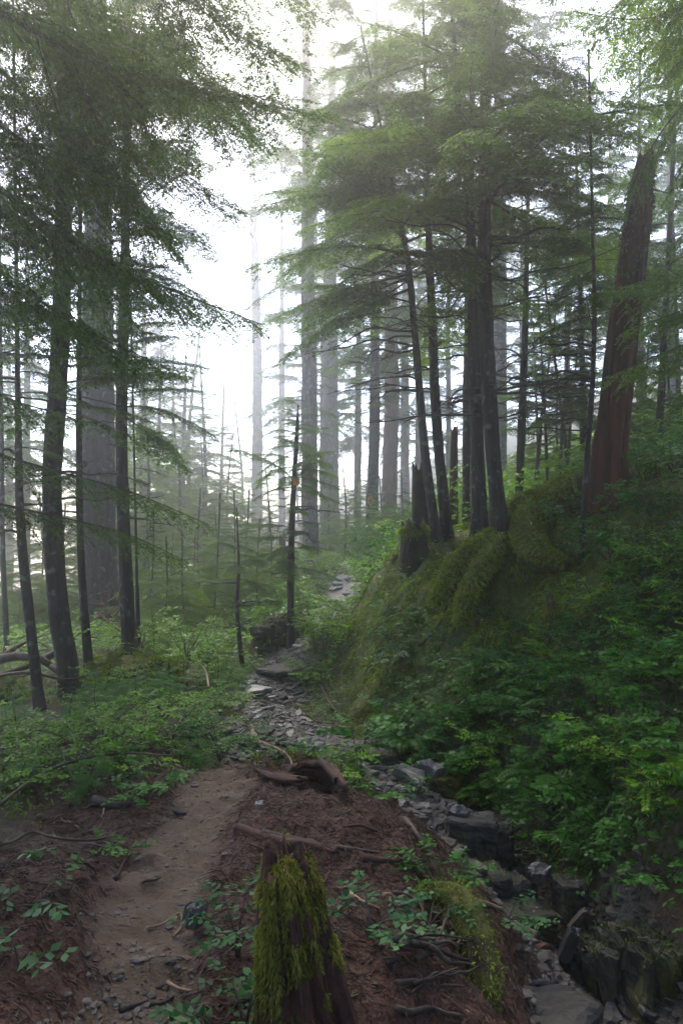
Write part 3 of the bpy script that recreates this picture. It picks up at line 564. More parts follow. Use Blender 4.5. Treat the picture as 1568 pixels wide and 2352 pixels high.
# ------------------------------------------------------------------ snags and stumps on the bank
def ragged_stump(name, label, cat, path, Y, wpx, bark, brk=.12, jag=.3, flare=.4, fq=5.0, ns=40, seed=0., dY=0., moss=None, group=None, mossmat='moss', hollow=True):
    """broken trunk: ridged bark, splintered top, hollow in the break; path from the ground up"""
    rng = np.random.RandomState(int(seed) + 3); k = len(path)
    pts = np.array([P(px, py, Y + dY * i / max(1, k - 1)) for i, (px, py) in enumerate(path)]); rad = np.array([w_ / F * Y * .5 for w_ in wpx])
    gz = h1(pts[0, 0], pts[0, 1]); pts[0, 2] = min(pts[0, 2], gz); base = np.array([pts[0, 0], pts[0, 1], gz])
    pts = np.vstack([pts[0] - [0, 0, .3], pts]) - base; rad = np.r_[rad[0], rad]
    t = thing(name, label, cat, base, group)
    Lt = np.linalg.norm(np.diff(pts, axis=0), axis=1); n = max(24, int(Lt.sum() / .05)); c = resample(pts, n); s = np.linspace(0, Lt.sum(), n)
    r = np.interp(s, np.r_[0, np.cumsum(Lt)], rad); r = r * (1 + flare * np.exp(-np.maximum(s - .3, 0) / .25))
    T, A, B = frames(c); a = np.linspace(0, 2*np.pi, ns, endpoint=False)
    q = np.stack(np.broadcast_arrays(np.cos(a)[None] * fq, np.sin(a)[None] * fq, s[:, None] * .9), -1).reshape(-1, 3) + seed
    rr = r[:, None] * (1 + brk * fbm(q, 1.0, 3).reshape(n, ns))
    V = c[:, None] + rr[..., None] * (np.cos(a)[None, :, None] * A[:, None] + np.sin(a)[None, :, None] * B[:, None])
    top = jag * r[-1] * 4 * (noise(np.stack([np.cos(a)*2.2+seed, np.sin(a)*2.2, a*0], 1)) + .5 * noise(np.stack([np.cos(a)*6+seed, np.sin(a)*6, a*0], 1)))
    f = np.clip((s - (s[-1] - 5 * r[-1])) / (5 * r[-1]), 0, 1)[:, None]
    V = V + (f * top[None])[..., None] * T[-1]
    i = np.arange(n-1)[:, None]*ns; j = np.arange(ns)[None]; j2 = (j+1) % ns
    mb = MB(); Q = np.stack([i+j, i+j2, i+ns+j2, i+ns+j], -1).reshape(-1, 4)
    inner = c[-1] + (V[-1] - c[-1]) * .72 - T[-1] * r[-1] * .25; deep = c[-1] + (V[-1] - c[-1]) * .5 - T[-1] * r[-1] * 1.8
    Va = np.vstack([V.reshape(-1, 3), inner, deep, (c[-1] - T[-1] * r[-1] * 2)[None]]); b0 = (n-1)*ns; jj = np.arange(ns); k2 = (jj+1) % ns
    Q2 = np.vstack([Q, np.stack([b0+jj, b0+k2, b0+ns+k2, b0+ns+jj], 1), np.stack([b0+ns+jj, b0+ns+k2, b0+2*ns+k2, b0+2*ns+jj], 1)])
    T2 = np.stack([b0+2*ns+jj, b0+2*ns+k2, np.full(ns, b0+3*ns)], 1); mb.add(Va, Q2, T2)
    mb.build('trunk', M[bark], t)
    if moss:
        lo, hi, nb, ln, sector = moss; mm = MB()
        ii = np.clip((lo + (hi - lo) * rng.rand(nb) ** .7) * (n - 1), 0, n - 1).astype(int); ai = rng.randint(0, ns, nb)
        if sector: ai = (((sector[0] + (sector[1] - sector[0]) * rng.rand(nb)) % 360) / 360 * ns).astype(int) % ns
        p = V[ii, ai]; o_ = nrm(p - c[ii]); p = p + np.cross(o_, T[ii]) * (rng.normal(0, 2.2 / ns, (nb, 1)) * r[ii][:, None]) + T[ii] * rng.normal(0, .02, (nb, 1)); cl = fbm(p, 9, 2); keep = cl > (-.08 if nb > 9000 else -.25); p, o_ = p[keep], o_[keep]
        if nb > 9000:
            aa = rng.rand(3500) * 6.283; rq = np.sqrt(rng.rand(3500)) * r[-1] * .95; pc = c[-1] + (np.cos(aa) * rq)[:, None] * A[-1] + (np.sin(aa) * rq)[:, None] * B[-1] + T[-1] * (r[-1] * (.35 - .75 * (rq / r[-1]) ** 2 + .15 * noise(np.stack([aa * 2, rq * 60, aa * 0], 1))))[:, None]
            p = np.vstack([p, pc]); o_ = np.vstack([o_, nrm(T[-1] * .8 + (np.cos(aa) * rq / r[-1])[:, None] * A[-1] + (np.sin(aa) * rq / r[-1])[:, None] * B[-1])])
        blades(mm, p, o_, ln, rng, hang=.9); mm.build('moss', M[mossmat], t)
    return t
def blades(mb, p, nrm_, ln, rng, hang=.6, wd=.14, up=0.0):
    """short moss fronds standing off a surface and drooping"""
    q = len(p); d = nrm(nrm_ * .7 + rng.normal(0, .5, (q, 3)) - np.array([0, 0, hang]) + np.array([0, 0, up])); l = (ln * (.5 + .9 * rng.rand(q)))[:, None]
    sdir = nrm(np.cross(d, rng.normal(0, 1, (q, 3)))); w_ = l * wd * (.7 + .6 * rng.rand(q, 1)); tip = p + d * l + np.array([0, 0, -1]) * l * hang * .35
    mid = p + d * l * .5 + nrm_ * l * .1
    V = np.stack([p, mid + sdir * w_, tip, mid - sdir * w_], 1).reshape(-1, 3); mb.add(V, np.arange(q * 4).reshape(q, 4))
ragged_stump('snag', 'tall leaning red-barked snag broken off at the top, on the upper slope', 'snag', [(1390,1135),(1398,1040),(1408,960),(1430,760),(1452,600),(1470,440),(1478,380)], 9.1, [84,76,69,64,61,54,34], 'bark_red', .16, .8, .08, 6.0, 60, 71, moss=(.66, .97, 1100, .05, None), mossmat='fol_dark')
ragged_stump('tree_stump', 'dark splintered stump standing upright behind the low mossy stump', 'stump', [(966,1205),(965,1130),(963,1075)], 11.2, [42,39,34], 'soil_dark', .14, .35, .1, 4, 30, 72)
ragged_stump('tree_stump', 'low square dark stump with a mossy top at the edge of the bank', 'stump', [(952,1270),(950,1230),(950,1200)], 10.6, [60,54,52], 'soil_dark', .12, .12, .2, 3, 30, 73, moss=(.82, 1, 900, .06, (180, 360)))
ragged_stump('tree_stump', 'small dark stub at the left edge of the moss, under the low stump', 'stump', [(908,1305),(905,1275)], 10.9, [22,16], 'snag_grey', .15, .4, .2, 4, 16, 74)
ragged_stump('tree_stump', 'pointed mossy stub poking out of the leafy slope', 'stump', [(1268,1430),(1264,1395),(1261,1370)], 8.0, [26,18,9], 'dead_wood', .15, .8, .5, 4, 18, 75, moss=(.3, .95, 500, .05, None), mossmat='moss_bright')
ragged_stump('tree_stump', 'reddish broken stem among the dark trunks of the bank cluster', 'stump', [(1040,1180),(1041,1080),(1043,985)], 12.6, [22,19,15], 'bark_red', .12, .5, .1, 4, 16, 76)
ragged_stump('tree_stump', 'orange-brown broken stub behind the knotty sapling', 'stump', [(646,1325),(647,1270),(649,1228)], 20.0, [21,19,14], 'bark_red', .1, .5, .2, 4, 16, 77)
ragged_stump('tree_stump', 'short stub against the dark trunk on the right slope', 'stump', [(1497,1062),(1497,1020)], 12.4, [14,11], 'snag_grey', .1, .3, .2, 4, 14, 78)
ragged_stump('tree_stump', 'foreground rotten stump with a thick cap of yellow moss and red ridged wood', 'stump', [(702,2440),(692,2300),(674,2150),(662,2060),(654,1992)], 2.42, [200,170,140,122,78], 'red_wood', .36, .42, .15, 9.0, 110, 79, moss=(.30, .99, 30000, .015, (25, 345)), mossmat='moss_bright')

# mossy crest log and root mass on the bank
def mossy(name, label, cat, pts, rad, nblade, ln, mt='moss_base', bl='moss', seed=0., ns=28, bark=.22, up_only=-.2, group=None):
    rng = np.random.RandomState(int(seed)); pts = np.array(pts); base = pts.mean(0); t = thing(name, label, cat, base, group)
    b = MB(); b.tube(pts - base, rad, ns, n=max(14, int(np.linalg.norm(np.diff(pts, axis=0), axis=1).sum() / .06)), bark=bark, seed=seed, fq=2.2); V = b.arrays()[0]; b.build('log', M[mt], t)
    c = resample(pts - base, 40); i = rng.randint(0, len(V), nblade); p = V[i] + rng.normal(0, .012, (nblade, 3)); d = np.linalg.norm(p[:, None] - c[None], axis=-1).argmin(1); o_ = nrm(p - c[d])
    k = o_[:, 2] > up_only; mm = MB(); blades(mm, p[k], o_[k], ln, rng, .55); mm.build('moss', M[bl], t)
mossy('fallen_log', 'thick moss-covered log along the bank crest, running up to the red snag', 'log', [P(1165,1215,9.9), P(1210,1185,9.9), P(1270,1155,9.7), P(1335,1125,9.4), P(1400,1100,9.3)], [.20,.25,.25,.24,.2], 15000, .042, seed=81)
mossy('root', 'mossy root arching down from the crest log over the dark hollow', 'root', [P(1225,1180,9.6), P(1215,1235,9.2), P(1230,1275,8.9), P(1300,1300,8.6)], [.17,.20,.17,.08], 9000, .042, seed=82)
mossy('root', 'moss-draped root ridge descending left from the largest bank tree', 'root', [P(1140,1245,9.5), P(1090,1270,9.4), P(1040,1320,9.3), P(1000,1390,9.2)], [.16,.15,.13,.09], 9000, .045, seed=83)
mossy('root', 'moss-draped root ridge dropping straight down below the largest bank tree', 'root', [P(1150,1250,9.4), P(1110,1310,9.0), P(1075,1370,8.9), P(1060,1430,8.8)], [.15,.12,.10,.07], 7000, .045, seed=84)
mossy('fallen_log', 'short mossy log end lying behind the stout left trunk', 'log', [P(110,1605,8.9), P(150,1590,9.2), P(200,1575,9.6)], [.09,.10,.09], 1500, .04, seed=85)
mossy('fallen_log', 'curved mossy log end at the rim of the foreground mound above the gully', 'log', [P(975,2050,3.55), P(1045,2062,3.45), P(1085,2130,3.3), P(1102,2230,3.15), P(1112,2310,3.05)], [.03,.055,.065,.06,.04], 1700, .022, seed=86, bl='moss')

def boulder(name, label, pts_c, size, mt, seed, cat='rock', nblade=0, sub=3, group=None):
    import bmesh
    bm = bmesh.new(); bmesh.ops.create_icosphere(bm, subdivisions=sub, radius=1.0); V = np.array([v.co[:] for v in bm.verts]); Tt = np.array([[v.index for v in f.verts] for f in bm.faces]); bm.free()
    V = V * (1 + (.28 if sub < 4 else .45) * fbm(V + seed, 1.1 if sub < 4 else 1.7, 4))[:, None]; V = V if sub > 3 else np.round(V * 2.2 + .35 * noise(V + seed, 2.0)[:, None]) / 2.2 * .35 + V * .65; V = V * np.array(size)
    t = thing(name, label, cat, pts_c, group); b = MB(); b.add(V, None, Tt); b.build('stone' if name != 'root_mass' else 'soil', M[mt], t, smooth=False)
    if nblade:
        rng = np.random.RandomState(seed); n_ = nrm(V); k = rng.randint(0, len(V), nblade); k = k[n_[k, 2] > -.1]; mm = MB(); blades(mm, V[k] + rng.normal(0, .03, (len(k), 3)), n_[k], .07, rng, .5); mm.build('moss', M['moss'], t)
boulder('root_mass', 'dark upturned root mass beside the stone path in the dip', P(650,1478,12.9), (.56,.4,.42), 'soil_dark', 91, 'root mass', 900, 4)
boulder('boulder', 'small dark mossy boulder right of the root mass', P(722,1468,13.4), (.20,.2,.17), 'rock_brown', 92, 'rock', 200)
boulder('boulder', 'moss-covered boulder at the left edge under the fallen limbs', P(18,1600,8.4), (.17,.17,.2), 'moss_base', 93, 'rock', 900)
boulder('hummock', 'mossy hummock in front of the dark straight left trunk', P(310,1545,8.8) , (.5,.35,.18), 'moss_base', 94, 'hummock', 2500)

def limb(name, label, pts, r, mt, seed, cat='branch', r1=.4, n=26, ns=9, group=None, bark=.12, twigs=0):
    rng = np.random.RandomState(seed); pts = np.array(pts); b = MB(); c = pts[0].copy(); b.tube(pts - c, np.linspace(r, r * r1, len(pts)), ns, n=n, bark=bark, seed=seed)
    for k in range(twigs):
        t = rng.uniform(.2, .95); q = resample(pts - c, 20)[int(t * 19)]; stick(b, q, q + rng.normal(0, 1, 3) * np.array([.2,.12,.16]) + [0,0,.05], r * .22, rng, n=7, ns=4)
    return tag(b.build(name, M[mt], loc=c), label, cat, group)
for i, (q, lb) in enumerate([
    ([(1128,1285,9.35),(1120,1330,9.05),(1130,1385,8.8)], 'thin reddish root hanging down the moss below the largest bank tree'),
    ([(1252,1262,9.0),(1240,1295,8.75),(1232,1325,8.5)], 'thin reddish root hanging from the mossy arch over the hollow'),
    ([(1060,1300,9.55),(1035,1370,9.2),(1005,1440,8.9),(960,1500,8.75)], 'bare dark root winding down the middle of the mossy bank'),
    ([(960,1290,10.3),(915,1350,10.1),(880,1420,9.7)], 'bare dark root running down the left shoulder of the mossy bank'),
    ([(740,1585,9.75),(760,1625,9.3),(800,1650,8.95),(850,1668,8.6)], 'dark root bared along the undercut foot of the mossy bank')]):
    limb('root', lb, [onground(*p_) + np.array([0, -.02, .015]) for p_ in q], .018 if i > 1 else .009, 'bark_red' if i < 2 else 'dead_wood', 120 + i, 'root', .5, 24, 7, None, .2)
limb('fallen_branch', 'thick fallen limb curving across the left edge behind the thin leaning trunk', [P(-60,1535,8.6), P(20,1510,8.5), P(90,1512,8.45), P(120,1530,8.5), P(170,1542,8.8)], .062, 'dead_wood', 101)
limb('fallen_branch', 'limb rising from the thick fallen limb to the stout trunk', [P(95,1520,8.5), P(125,1500,8.6), P(165,1475,8.9)], .05, 'dead_wood', 102, twigs=5)
limb('fallen_branch', 'long bare limb lying low across the ferns in front of the thin leaning trunk', [P(-40,1560,7.8), P(60,1545,7.9), P(150,1560,8.0), P(215,1548,8.3)], .022, 'dead_wood', 107, twigs=5)
limb('fallen_branch', 'thin pale limb slanting up past the left edge above the others', [P(-20,1520,8.7), P(50,1478,9.0), P(120,1452,9.4)], .016, 'bark_tan', 108, twigs=4)
limb('fallen_branch', 'lower fallen limb sloping to the left edge below the thick one', [P(-50,1575,8.2), P(20,1545,8.3), P(85,1525,8.5)], .035, 'dead_wood', 103, r1=.7)
limb('fallen_branch', 'upper thin fallen limb at the left edge above the thick one', [P(-50,1510,8.9), P(15,1500,9), P(75,1465,9.2)], .03, 'dead_wood', 104, twigs=4)
limb('fallen_branch', 'dark limb leaning from the ferns up towards the dark straight trunk', [P(240,1530,8.9), P(280,1495,9.2), P(300,1470,9.6)], .035, 'dead_wood', 105)
limb('fallen_branch', 'bent dark limb dropping beside the foot of the stout left trunk', [P(120,1530,8.45), P(150,1560,8.3), P(172,1600,8.2)], .04, 'dead_wood', 106)
rngd = np.random.RandomState(5)
for i in range(24):
    a = P(rngd.uniform(195, 280), rngd.uniform(1360, 1490), rngd.uniform(10.2, 11.5)); e = a + np.array([rngd.uniform(-.5,.5), rngd.uniform(-.2,.2), rngd.uniform(-.3,.35)])
    b = MB(); stick(b, a*0, e - a, .012, rngd, n=9, ns=5); 
    for k in range(3): q = (e - a) * rngd.uniform(.3, .9); stick(b, q, q + rngd.normal(0, .14, 3), .005, rngd, n=5, ns=4)
    tag(b.build('dead_branch', M['bark_tan'] if i % 3 else M['dead_wood'], loc=a), 'bare reddish dead branch in the tangle between the two dark left trunks', 'branch', 'tangle of dead branches')

# trail markers
def marker(label, px, py, Y, s, rot, two):
    c = P(px, py, Y); t = thing('trail_marker', label, 'trail marker', c); v = np.array([[-s,0,-s],[s,0,-s],[s,0,s],[-s,0,s]]) / math.sqrt(2)
    def plate(v, y, th, nm, mt):
        V = np.vstack([v + [0, y, 0], v + [0, y + th, 0]]); b = MB(); b.add(V, [[0,1,2,3],[7,6,5,4],[0,4,5,1],[1,5,6,2],[2,6,7,3],[3,7,4,0]]); b.build(nm, M[mt], t, smooth=False)
    ca, sa = math.cos(R(rot)), math.sin(R(rot)); Rm = np.array([[ca,0,-sa],[0,1,0],[sa,0,ca]])
    plate(v @ Rm.T, 0, .006, 'plate', 'orange'); plate((v * .42) @ Rm.T, -.006, .004, 'symbol', 'orange_dark') if two else None
marker('orange diamond trail marker with a darker centre nailed to the dark far trunk', 850, 1150, 25.62, .17, 45, True)
marker('orange patch nailed to the knotty sapling', 680, 1106, 12.29, .075, 10, False)

# ------------------------------------------------------------------ plants of the floor
def leafy(seed, nst, hgt, spread, ll=.055, lw=.028, sp=.03, fronds=3):
    """leafy shrub: arching stems that end in flat sprays of oval leaves"""
    rng = np.random.RandomState(seed); st = MB(); lf = MB(); S = []; D = []; L = []; N = []
    for i in range(nst):
        a = i * 2.4 + rng.normal(0, .4); d = np.array([math.cos(a), math.sin(a), 0]); l = spread * rng.uniform(.45, 1); h = hgt * rng.uniform(.5, 1.05); u = np.linspace(0, 1, 7)[:, None]
        c = d * l * u ** 1.3 + np.array([0, 0, 1.0]) * h * (1.5 * u - .55 * u * u); st.tube(c, np.linspace(.0045, .0015, 7), 4, cap=False)
        for k in range(fronds):
            t = .45 + .55 * (k + rng.rand()) / fronds; q = np.array([np.interp(t, u[:, 0], c[:, j]) for j in range(3)]); b = a + (1 if k % 2 else -1) * rng.uniform(.2, 1.1); e = nrm(np.array([math.cos(b), math.sin(b), rng.uniform(-.15, .25)]))
            S.append(q); D.append(e); L.append(rng.uniform(.10, .24) * (hgt / .4) ** .5); N.append(nrm(np.array([0, 0, 1.0]) + rng.normal(0, .22, 3)))
            st.tube(np.stack([q, q + e * L[-1] * .5 - [0,0,.01], q + e * L[-1] - [0, 0, .35 * L[-1] ** 2]]), [.0025, .002, .001], 3, cap=False)
        S.append(c[-1]); D.append(nrm(d + [0, 0, .1])); L.append(.12); N.append(np.array([0, 0, 1.0]))
    leaves(lf, S, D, L, N, sp, ll, lw, 62, rng=rng, droop=.35); return st, lf
def seedling(seed, h, Lb, n):
    rng = np.random.RandomState(seed); st = MB(); pts = np.array([[0,0,-.03],[rng.normal(0,.02),rng.normal(0,.02),h*.5],[rng.normal(0,.03),0,h]]); st.tube(pts, [.009*h+.003,.006*h+.002,.001], 5, n=8)
    cr = MB(); ax = axis_of(pts); crown(cr, ax, h * .15, h, Lb, n, TS, .5, rng, full=.1, pw=.7, lmin=.07); return st, cr
def proto(name, parts, mats, label, cat, group):
    t = thing(name, label, cat, (0, 0, 0), group)
    for nm, b, m in zip(('stem', 'foliage'), parts, mats): b.build(nm, m, t)
    return t
PL = {}
def scatter(key, specs, pts, label, cat, group, smin=.8, smax=1.25, tilt=0.):
    """copies of the plants in specs set on the ground at pts"""
    ps = []
    for i, (nm, parts, mats) in enumerate(specs): ps.append(proto(nm, parts, mats, label, cat, group))
    for i, (x, y) in enumerate(pts):
        o = ps[i] if i < len(ps) else copy_tree(ps[rs.randint(len(ps))])
        o.location = (x, y, h1(x, y) - .01); s = rs.uniform(smin, smax); o.scale = (s, s, s * rs.uniform(.85, 1.15)); o.rotation_euler = (rs.normal(0, .12), rs.normal(0, .12) - tilt, rs.rand() * 6.28)
    for o in ps[len(pts):]:
        for ch in list(o.children): bpy.data.objects.remove(ch)
        bpy.data.objects.remove(o)
def spots(x0, x1, y0, y1, d, keep, cap=999):
    """jittered points at least d apart where keep(x, y) holds and the camera could see them"""
    out = []; k = int((x1-x0) * (y1-y0) / (d*d) * 5); X = rs.uniform(x0, x1, k); Yv = rs.uniform(y0, y1, k); ok = keep(X, Yv) & (np.abs(X) < .47 * Yv + .35)
    A = np.zeros((0, 2))
    for x, y in zip(X[ok], Yv[ok]):
        if len(A) == 0 or np.min(np.hypot(A[:, 0]-x, A[:, 1]-y)) > d: A = np.vstack([A, [x, y]]); out.append((x, y))
        if len(out) >= cap: break
    return out
def imgxy(x, y): z = H(x, y); return 784 + F * x / y, 1176 - F * (z - CAMZ) / y
lt = [('leafy_shrub', leafy(200 + i, 9, h_, sp_, l_, l_ * .5, l_ * .55), (M['twig'], M[mt_])) for i, (h_, sp_, l_, mt_) in enumerate([(.38,.30,.06,'leaf'),(.30,.34,.075,'leaf'),(.46,.30,.045,'leaf_bright'),(.26,.28,.065,'leaf')])]
lt2 = [('leafy_shrub', leafy(210 + i, 8, h_, sp_, .05, .025), (M['twig'], M['leaf'])) for i, (h_, sp_) in enumerate([(.30,.30),(.24,.30)])]
def k_right(x, y):
    tr, sl, rt, mo, li = zones(x, y); px, py = imgxy(x, y); return (rt > .75) & (mo < .35) & (py < 2050) & (fbm(np.stack([x, y, x*0], 1), .9, 2) > -.42) & (py < 2352 - (2352-1700) * np.clip((px-1000)/900, 0, 1)) & (sl < .2)
scatter('r', lt + lt2, spots(.2, 5.2, 3.6, 9.5, .215, k_right, 290), 'green leafy shrub in the thicket covering the right-hand slope', 'shrub', 'leafy shrubs of the right slope', .8, 1.3)
def k_moss(x, y):
    tr, sl, rt, mo, li = zones(x, y); px, py = imgxy(x, y); return (rt > .7) & (mo > .35) & (py > 1400) & (px > 880) & (px < 1300)
lt3 = [('leafy_shrub', leafy(220 + i, 6, .22, .24, .05, .024), (M['twig'], M['leaf_cool'])) for i in range(2)]
scatter('m', lt3, spots(-.4, 3, 7.2, 11, .27, k_moss, 40), 'small bluish-green leafy plant on the lower mossy bank', 'shrub', 'small plants of the mossy bank', .7, 1.1)
def k_crest(x, y):
    tr, sl, rt, mo, li = zones(x, y); px, py = imgxy(x, y); return (px > 1330) & (py < 1330)
scatter('c', [('leafy_shrub', leafy(226 + i, 8, .34, .3), (M['twig'], M['leaf'])) for i in range(2)], spots(2.2, 6, 8, 15, .36, k_crest, 90), 'leafy shrub on the upper slope around and beyond the red snag', 'shrub', 'leafy shrubs of the upper slope', .8, 1.3)
def fern(seed, n, l):
    rng = np.random.RandomState(seed); st = MB(); lf = MB()
    for i in range(n):
        a = i * 2.4 + rng.normal(0, .3); d = np.array([math.cos(a), math.sin(a), 0]); q = l * rng.uniform(.7, 1.1); u = np.linspace(0, 1, 14)[:, None]
        c = d * q * .85 * u ** 1.2 + np.array([0, 0, 1.0]) * q * (1.05 * u - .85 * u ** 2.2); st.tube(c, np.linspace(.003, .001, 14), 4, cap=False); T, A, B = frames(c)
        for k in range(1, 13):
            for m_ in range(2):
                f = (k + m_ * .5) / 13; p = c[k] + (c[min(13, k + 1)] - c[k]) * m_ * .5; w_ = q * .24 * math.sin(math.pi * min(1, f * .8 + .2)) ** .8
                for sd in (-1, 1):
                    e = nrm(A[k] * sd + T[k] * .35 + [0, 0, -.12]); x = T[k] * w_ * .13; V = np.stack([p, p + e * w_ * .4 + x, p + e * w_, p + e * w_ * .4 - x]); lf.add(V, [[0, 1, 2, 3]])
    return st, lf
fr = [('fern', fern(280 + i, 8, l_), (M['twig'], M[m_])) for i, (l_, m_) in enumerate([(.42,'leaf_bright'),(.34,'leaf'),(.5,'leaf')])]
scatter('fern', fr, spots(.4, 4.6, 4.2, 10, .62, k_right, 34), 'arching green fern among the leafy shrubs of the right-hand slope', 'fern', 'ferns of the right slope', .8, 1.25)
# left of the trail
def k_left(x, y):
    tr, sl, rt, mo, li = zones(x, y); px, py = imgxy(x, y); return (tr < .05) & (sl < .05) & (x < -.35) & (py < 1860) & (py > 1560) & (px < 600) & (py < 1890 - .3 * px) & ((px > 210) | (py > 1690))
sd = [('hemlock_seedling', seedling(230 + i, h_, l_, 26), (M['twig'], M['leaf'])) for i, (h_, l_) in enumerate([(.36,.26),(.28,.22),(.46,.28),(.22,.18)])]
ls = [('leafy_shrub', leafy(240 + i, 8, h_, .28, .04, .02), (M['twig'], M['leaf_bright'])) for i, h_ in enumerate([.28,.20])]
PTS = spots(-4.6, -.3, 4.0, 9.6, .26, k_left, 220); cut = int(len(PTS) * .42)
scatter('l', sd, PTS[:cut], 'feathery hemlock seedling in the low growth left of the trail', 'seedling', 'hemlock seedlings left of the trail', .8, 1.25)
scatter('l2', ls, PTS[cut:], 'small-leaved shrub in the low growth left of the trail', 'shrub', 'shrubs left of the trail', .8, 1.2)
def k_mid(x, y):
    tr, sl, rt, mo, li = zones(x, y); px, py = imgxy(x, y); return (segd(x, y, SLATE) > .85) & (rt < .3) & (x < 0.1) & (px > 300) & (px < 640)
sm_ = [('hemlock_seedling', seedling(250 + i, h_, l_, 24), (M['twig'], M['fol_bright'])) for i, (h_, l_) in enumerate([(.6,.34),(.8,.4)])] + [('leafy_shrub', leafy(255 + i, 9, h_, .34, .05, .025), (M['twig'], M['leaf_bright'])) for i, h_ in enumerate([.4,.55,.3])]
scatter('d', sm_, spots(-4.2, -.1, 8.8, 16, .40, k_mid, 130), 'bright green young plant growing in the dip before the mist', 'plant', 'young plants in the dip', .8, 1.25)
def k_farr(x, y):
    tr, sl, rt, mo, li = zones(x, y); px, py = imgxy(x, y); return (sl < .02) & ((px < 728) | (px > 830) | (y > 24)) & (px > 620) & (px < 960) & ((y > 12.2) | (px > 700)) & ((x > .25 + .02*y) | (y > 14))
fs = [('leafy_shrub', leafy(260 + i, 10, h_, .5, .075, .04, .045), (M['twig'], M['leaf_bright'] if i else M['leaf'])) for i, h_ in enumerate([.7,.9])]
scatter('f', fs, spots(-2.5, 3.5, 11.5, 26, .6, k_farr, 100), 'bright bushy shrub lining the far stone path', 'shrub', 'shrubs by the far path', .8, 1.4)
fs2 = [('leafy_shrub', leafy(266 + i, 9, h_, .32, .06, .03), (M['twig'], M['leaf_bright'])) for i, h_ in enumerate([.36,.5])]
scatter('e', fs2, [w2(*q) for q in [(700,1590,10.4),(722,1545,11.0),(742,1500,11.8),(760,1465,12.6),(775,1440,13.6),(832,1400,14.8),(745,1560,10.6),(790,1470,12.0),(850,1360,15.5)]], 'bright leafy shrub where the mossy bank meets the stone path', 'shrub', 'bright shrubs at the foot of the mossy bank', .8, 1.2)
# single plants near the viewer
def plant(label, px, Y, seed, h_, sp_, ll, lw, n, mt='leaf_cool', name='leafy_plant', fr=3, sp=.03):
    st, lf = leafy(seed, n, h_, sp_, ll, lw, sp, fr); q = g(px, Y); t = thing(name, label, 'plant', q); st.build('stem', M['twig'], t); lf.build('foliage', M[mt], t)
plant('leafy plant with rounded leaves beside the trail, just left of the mossy stump', 545, 2.86, 301, .22, .20, .04, .02, 6)
plant('upright leafy plant at the foot of the mossy stump, next to the trail', 560, 2.45, 302, .20, .10, .04, .022, 4, fr=2)
plant('bright plant with broad leaves low in front of the stump foot', 500, 2.44, 303, .08, .14, .05, .02, 5, fr=2)
plant('low leafy plant on the mound to the right of the mossy stump', 850, 2.95, 304, .13, .18, .04, .024, 7, fr=2)
plant('small leafy plant on the dark mound edge above the gully blocks', 1010, 3.75, 305, .16, .18, .04, .022, 7, 'leaf')
plant('small plant among the sticks behind the curved mossy log', 985, 3.35, 306, .12, .13, .035, .018, 6)
plant('tall thin plant with round leaves standing in the gully head', 825, 5.7, 307, .55, .14, .06, .045, 4, 'leaf')
plant('leafy plant at the far rim of the mound, by the gully', 770, 5.35, 308, .20, .24, .045, .022, 8, 'leaf_bright')
plant('second leafy plant on the mound rim, spilling to the gully', 870, 5.1, 309, .18, .24, .045, .022, 8, 'leaf')
plant('low green plant beside the stones where the dip meets the mound', 740, 6.5, 310, .16, .3, .04, .02, 9, 'leaf')
plant('cluster of pointed pale leaves on the dark left bank', 85, 2.9, 311, .10, .16, .05, .026, 4, fr=1, sp=.04)
plant('three-leaved sprig low at the left edge', 45, 2.5, 312, .12, .05, .07, .03, 2, fr=1, sp=.05)
plant('small plant at the left edge above the pale-leaved cluster', 8, 3.2, 313, .12, .08, .05, .024, 3, fr=1)
plant('grassy green plant at the left rim of the trail mound', 335, 4.55, 314, .22, .22, .05, .022, 8, 'leaf')
plant('small pale plant among the gully stones', 1165, 4.0, 315, .10, .14, .04, .02, 6)
plant('tiny sprig on the bark litter left of the trail', 265, 3.8, 316, .10, .09, .045, .018, 3, 'leaf')
plant('dense little hemlock clump at the end of the mound, by the reddish root', 505, 6.0, 317, .42, .38, .035, .016, 16, 'leaf', 'hemlock_clump', 5)
plant('leafy plant hanging at the right edge above the bedrock', 1490, 4.6, 318, .3, .3, .055, .028, 9, 'leaf')

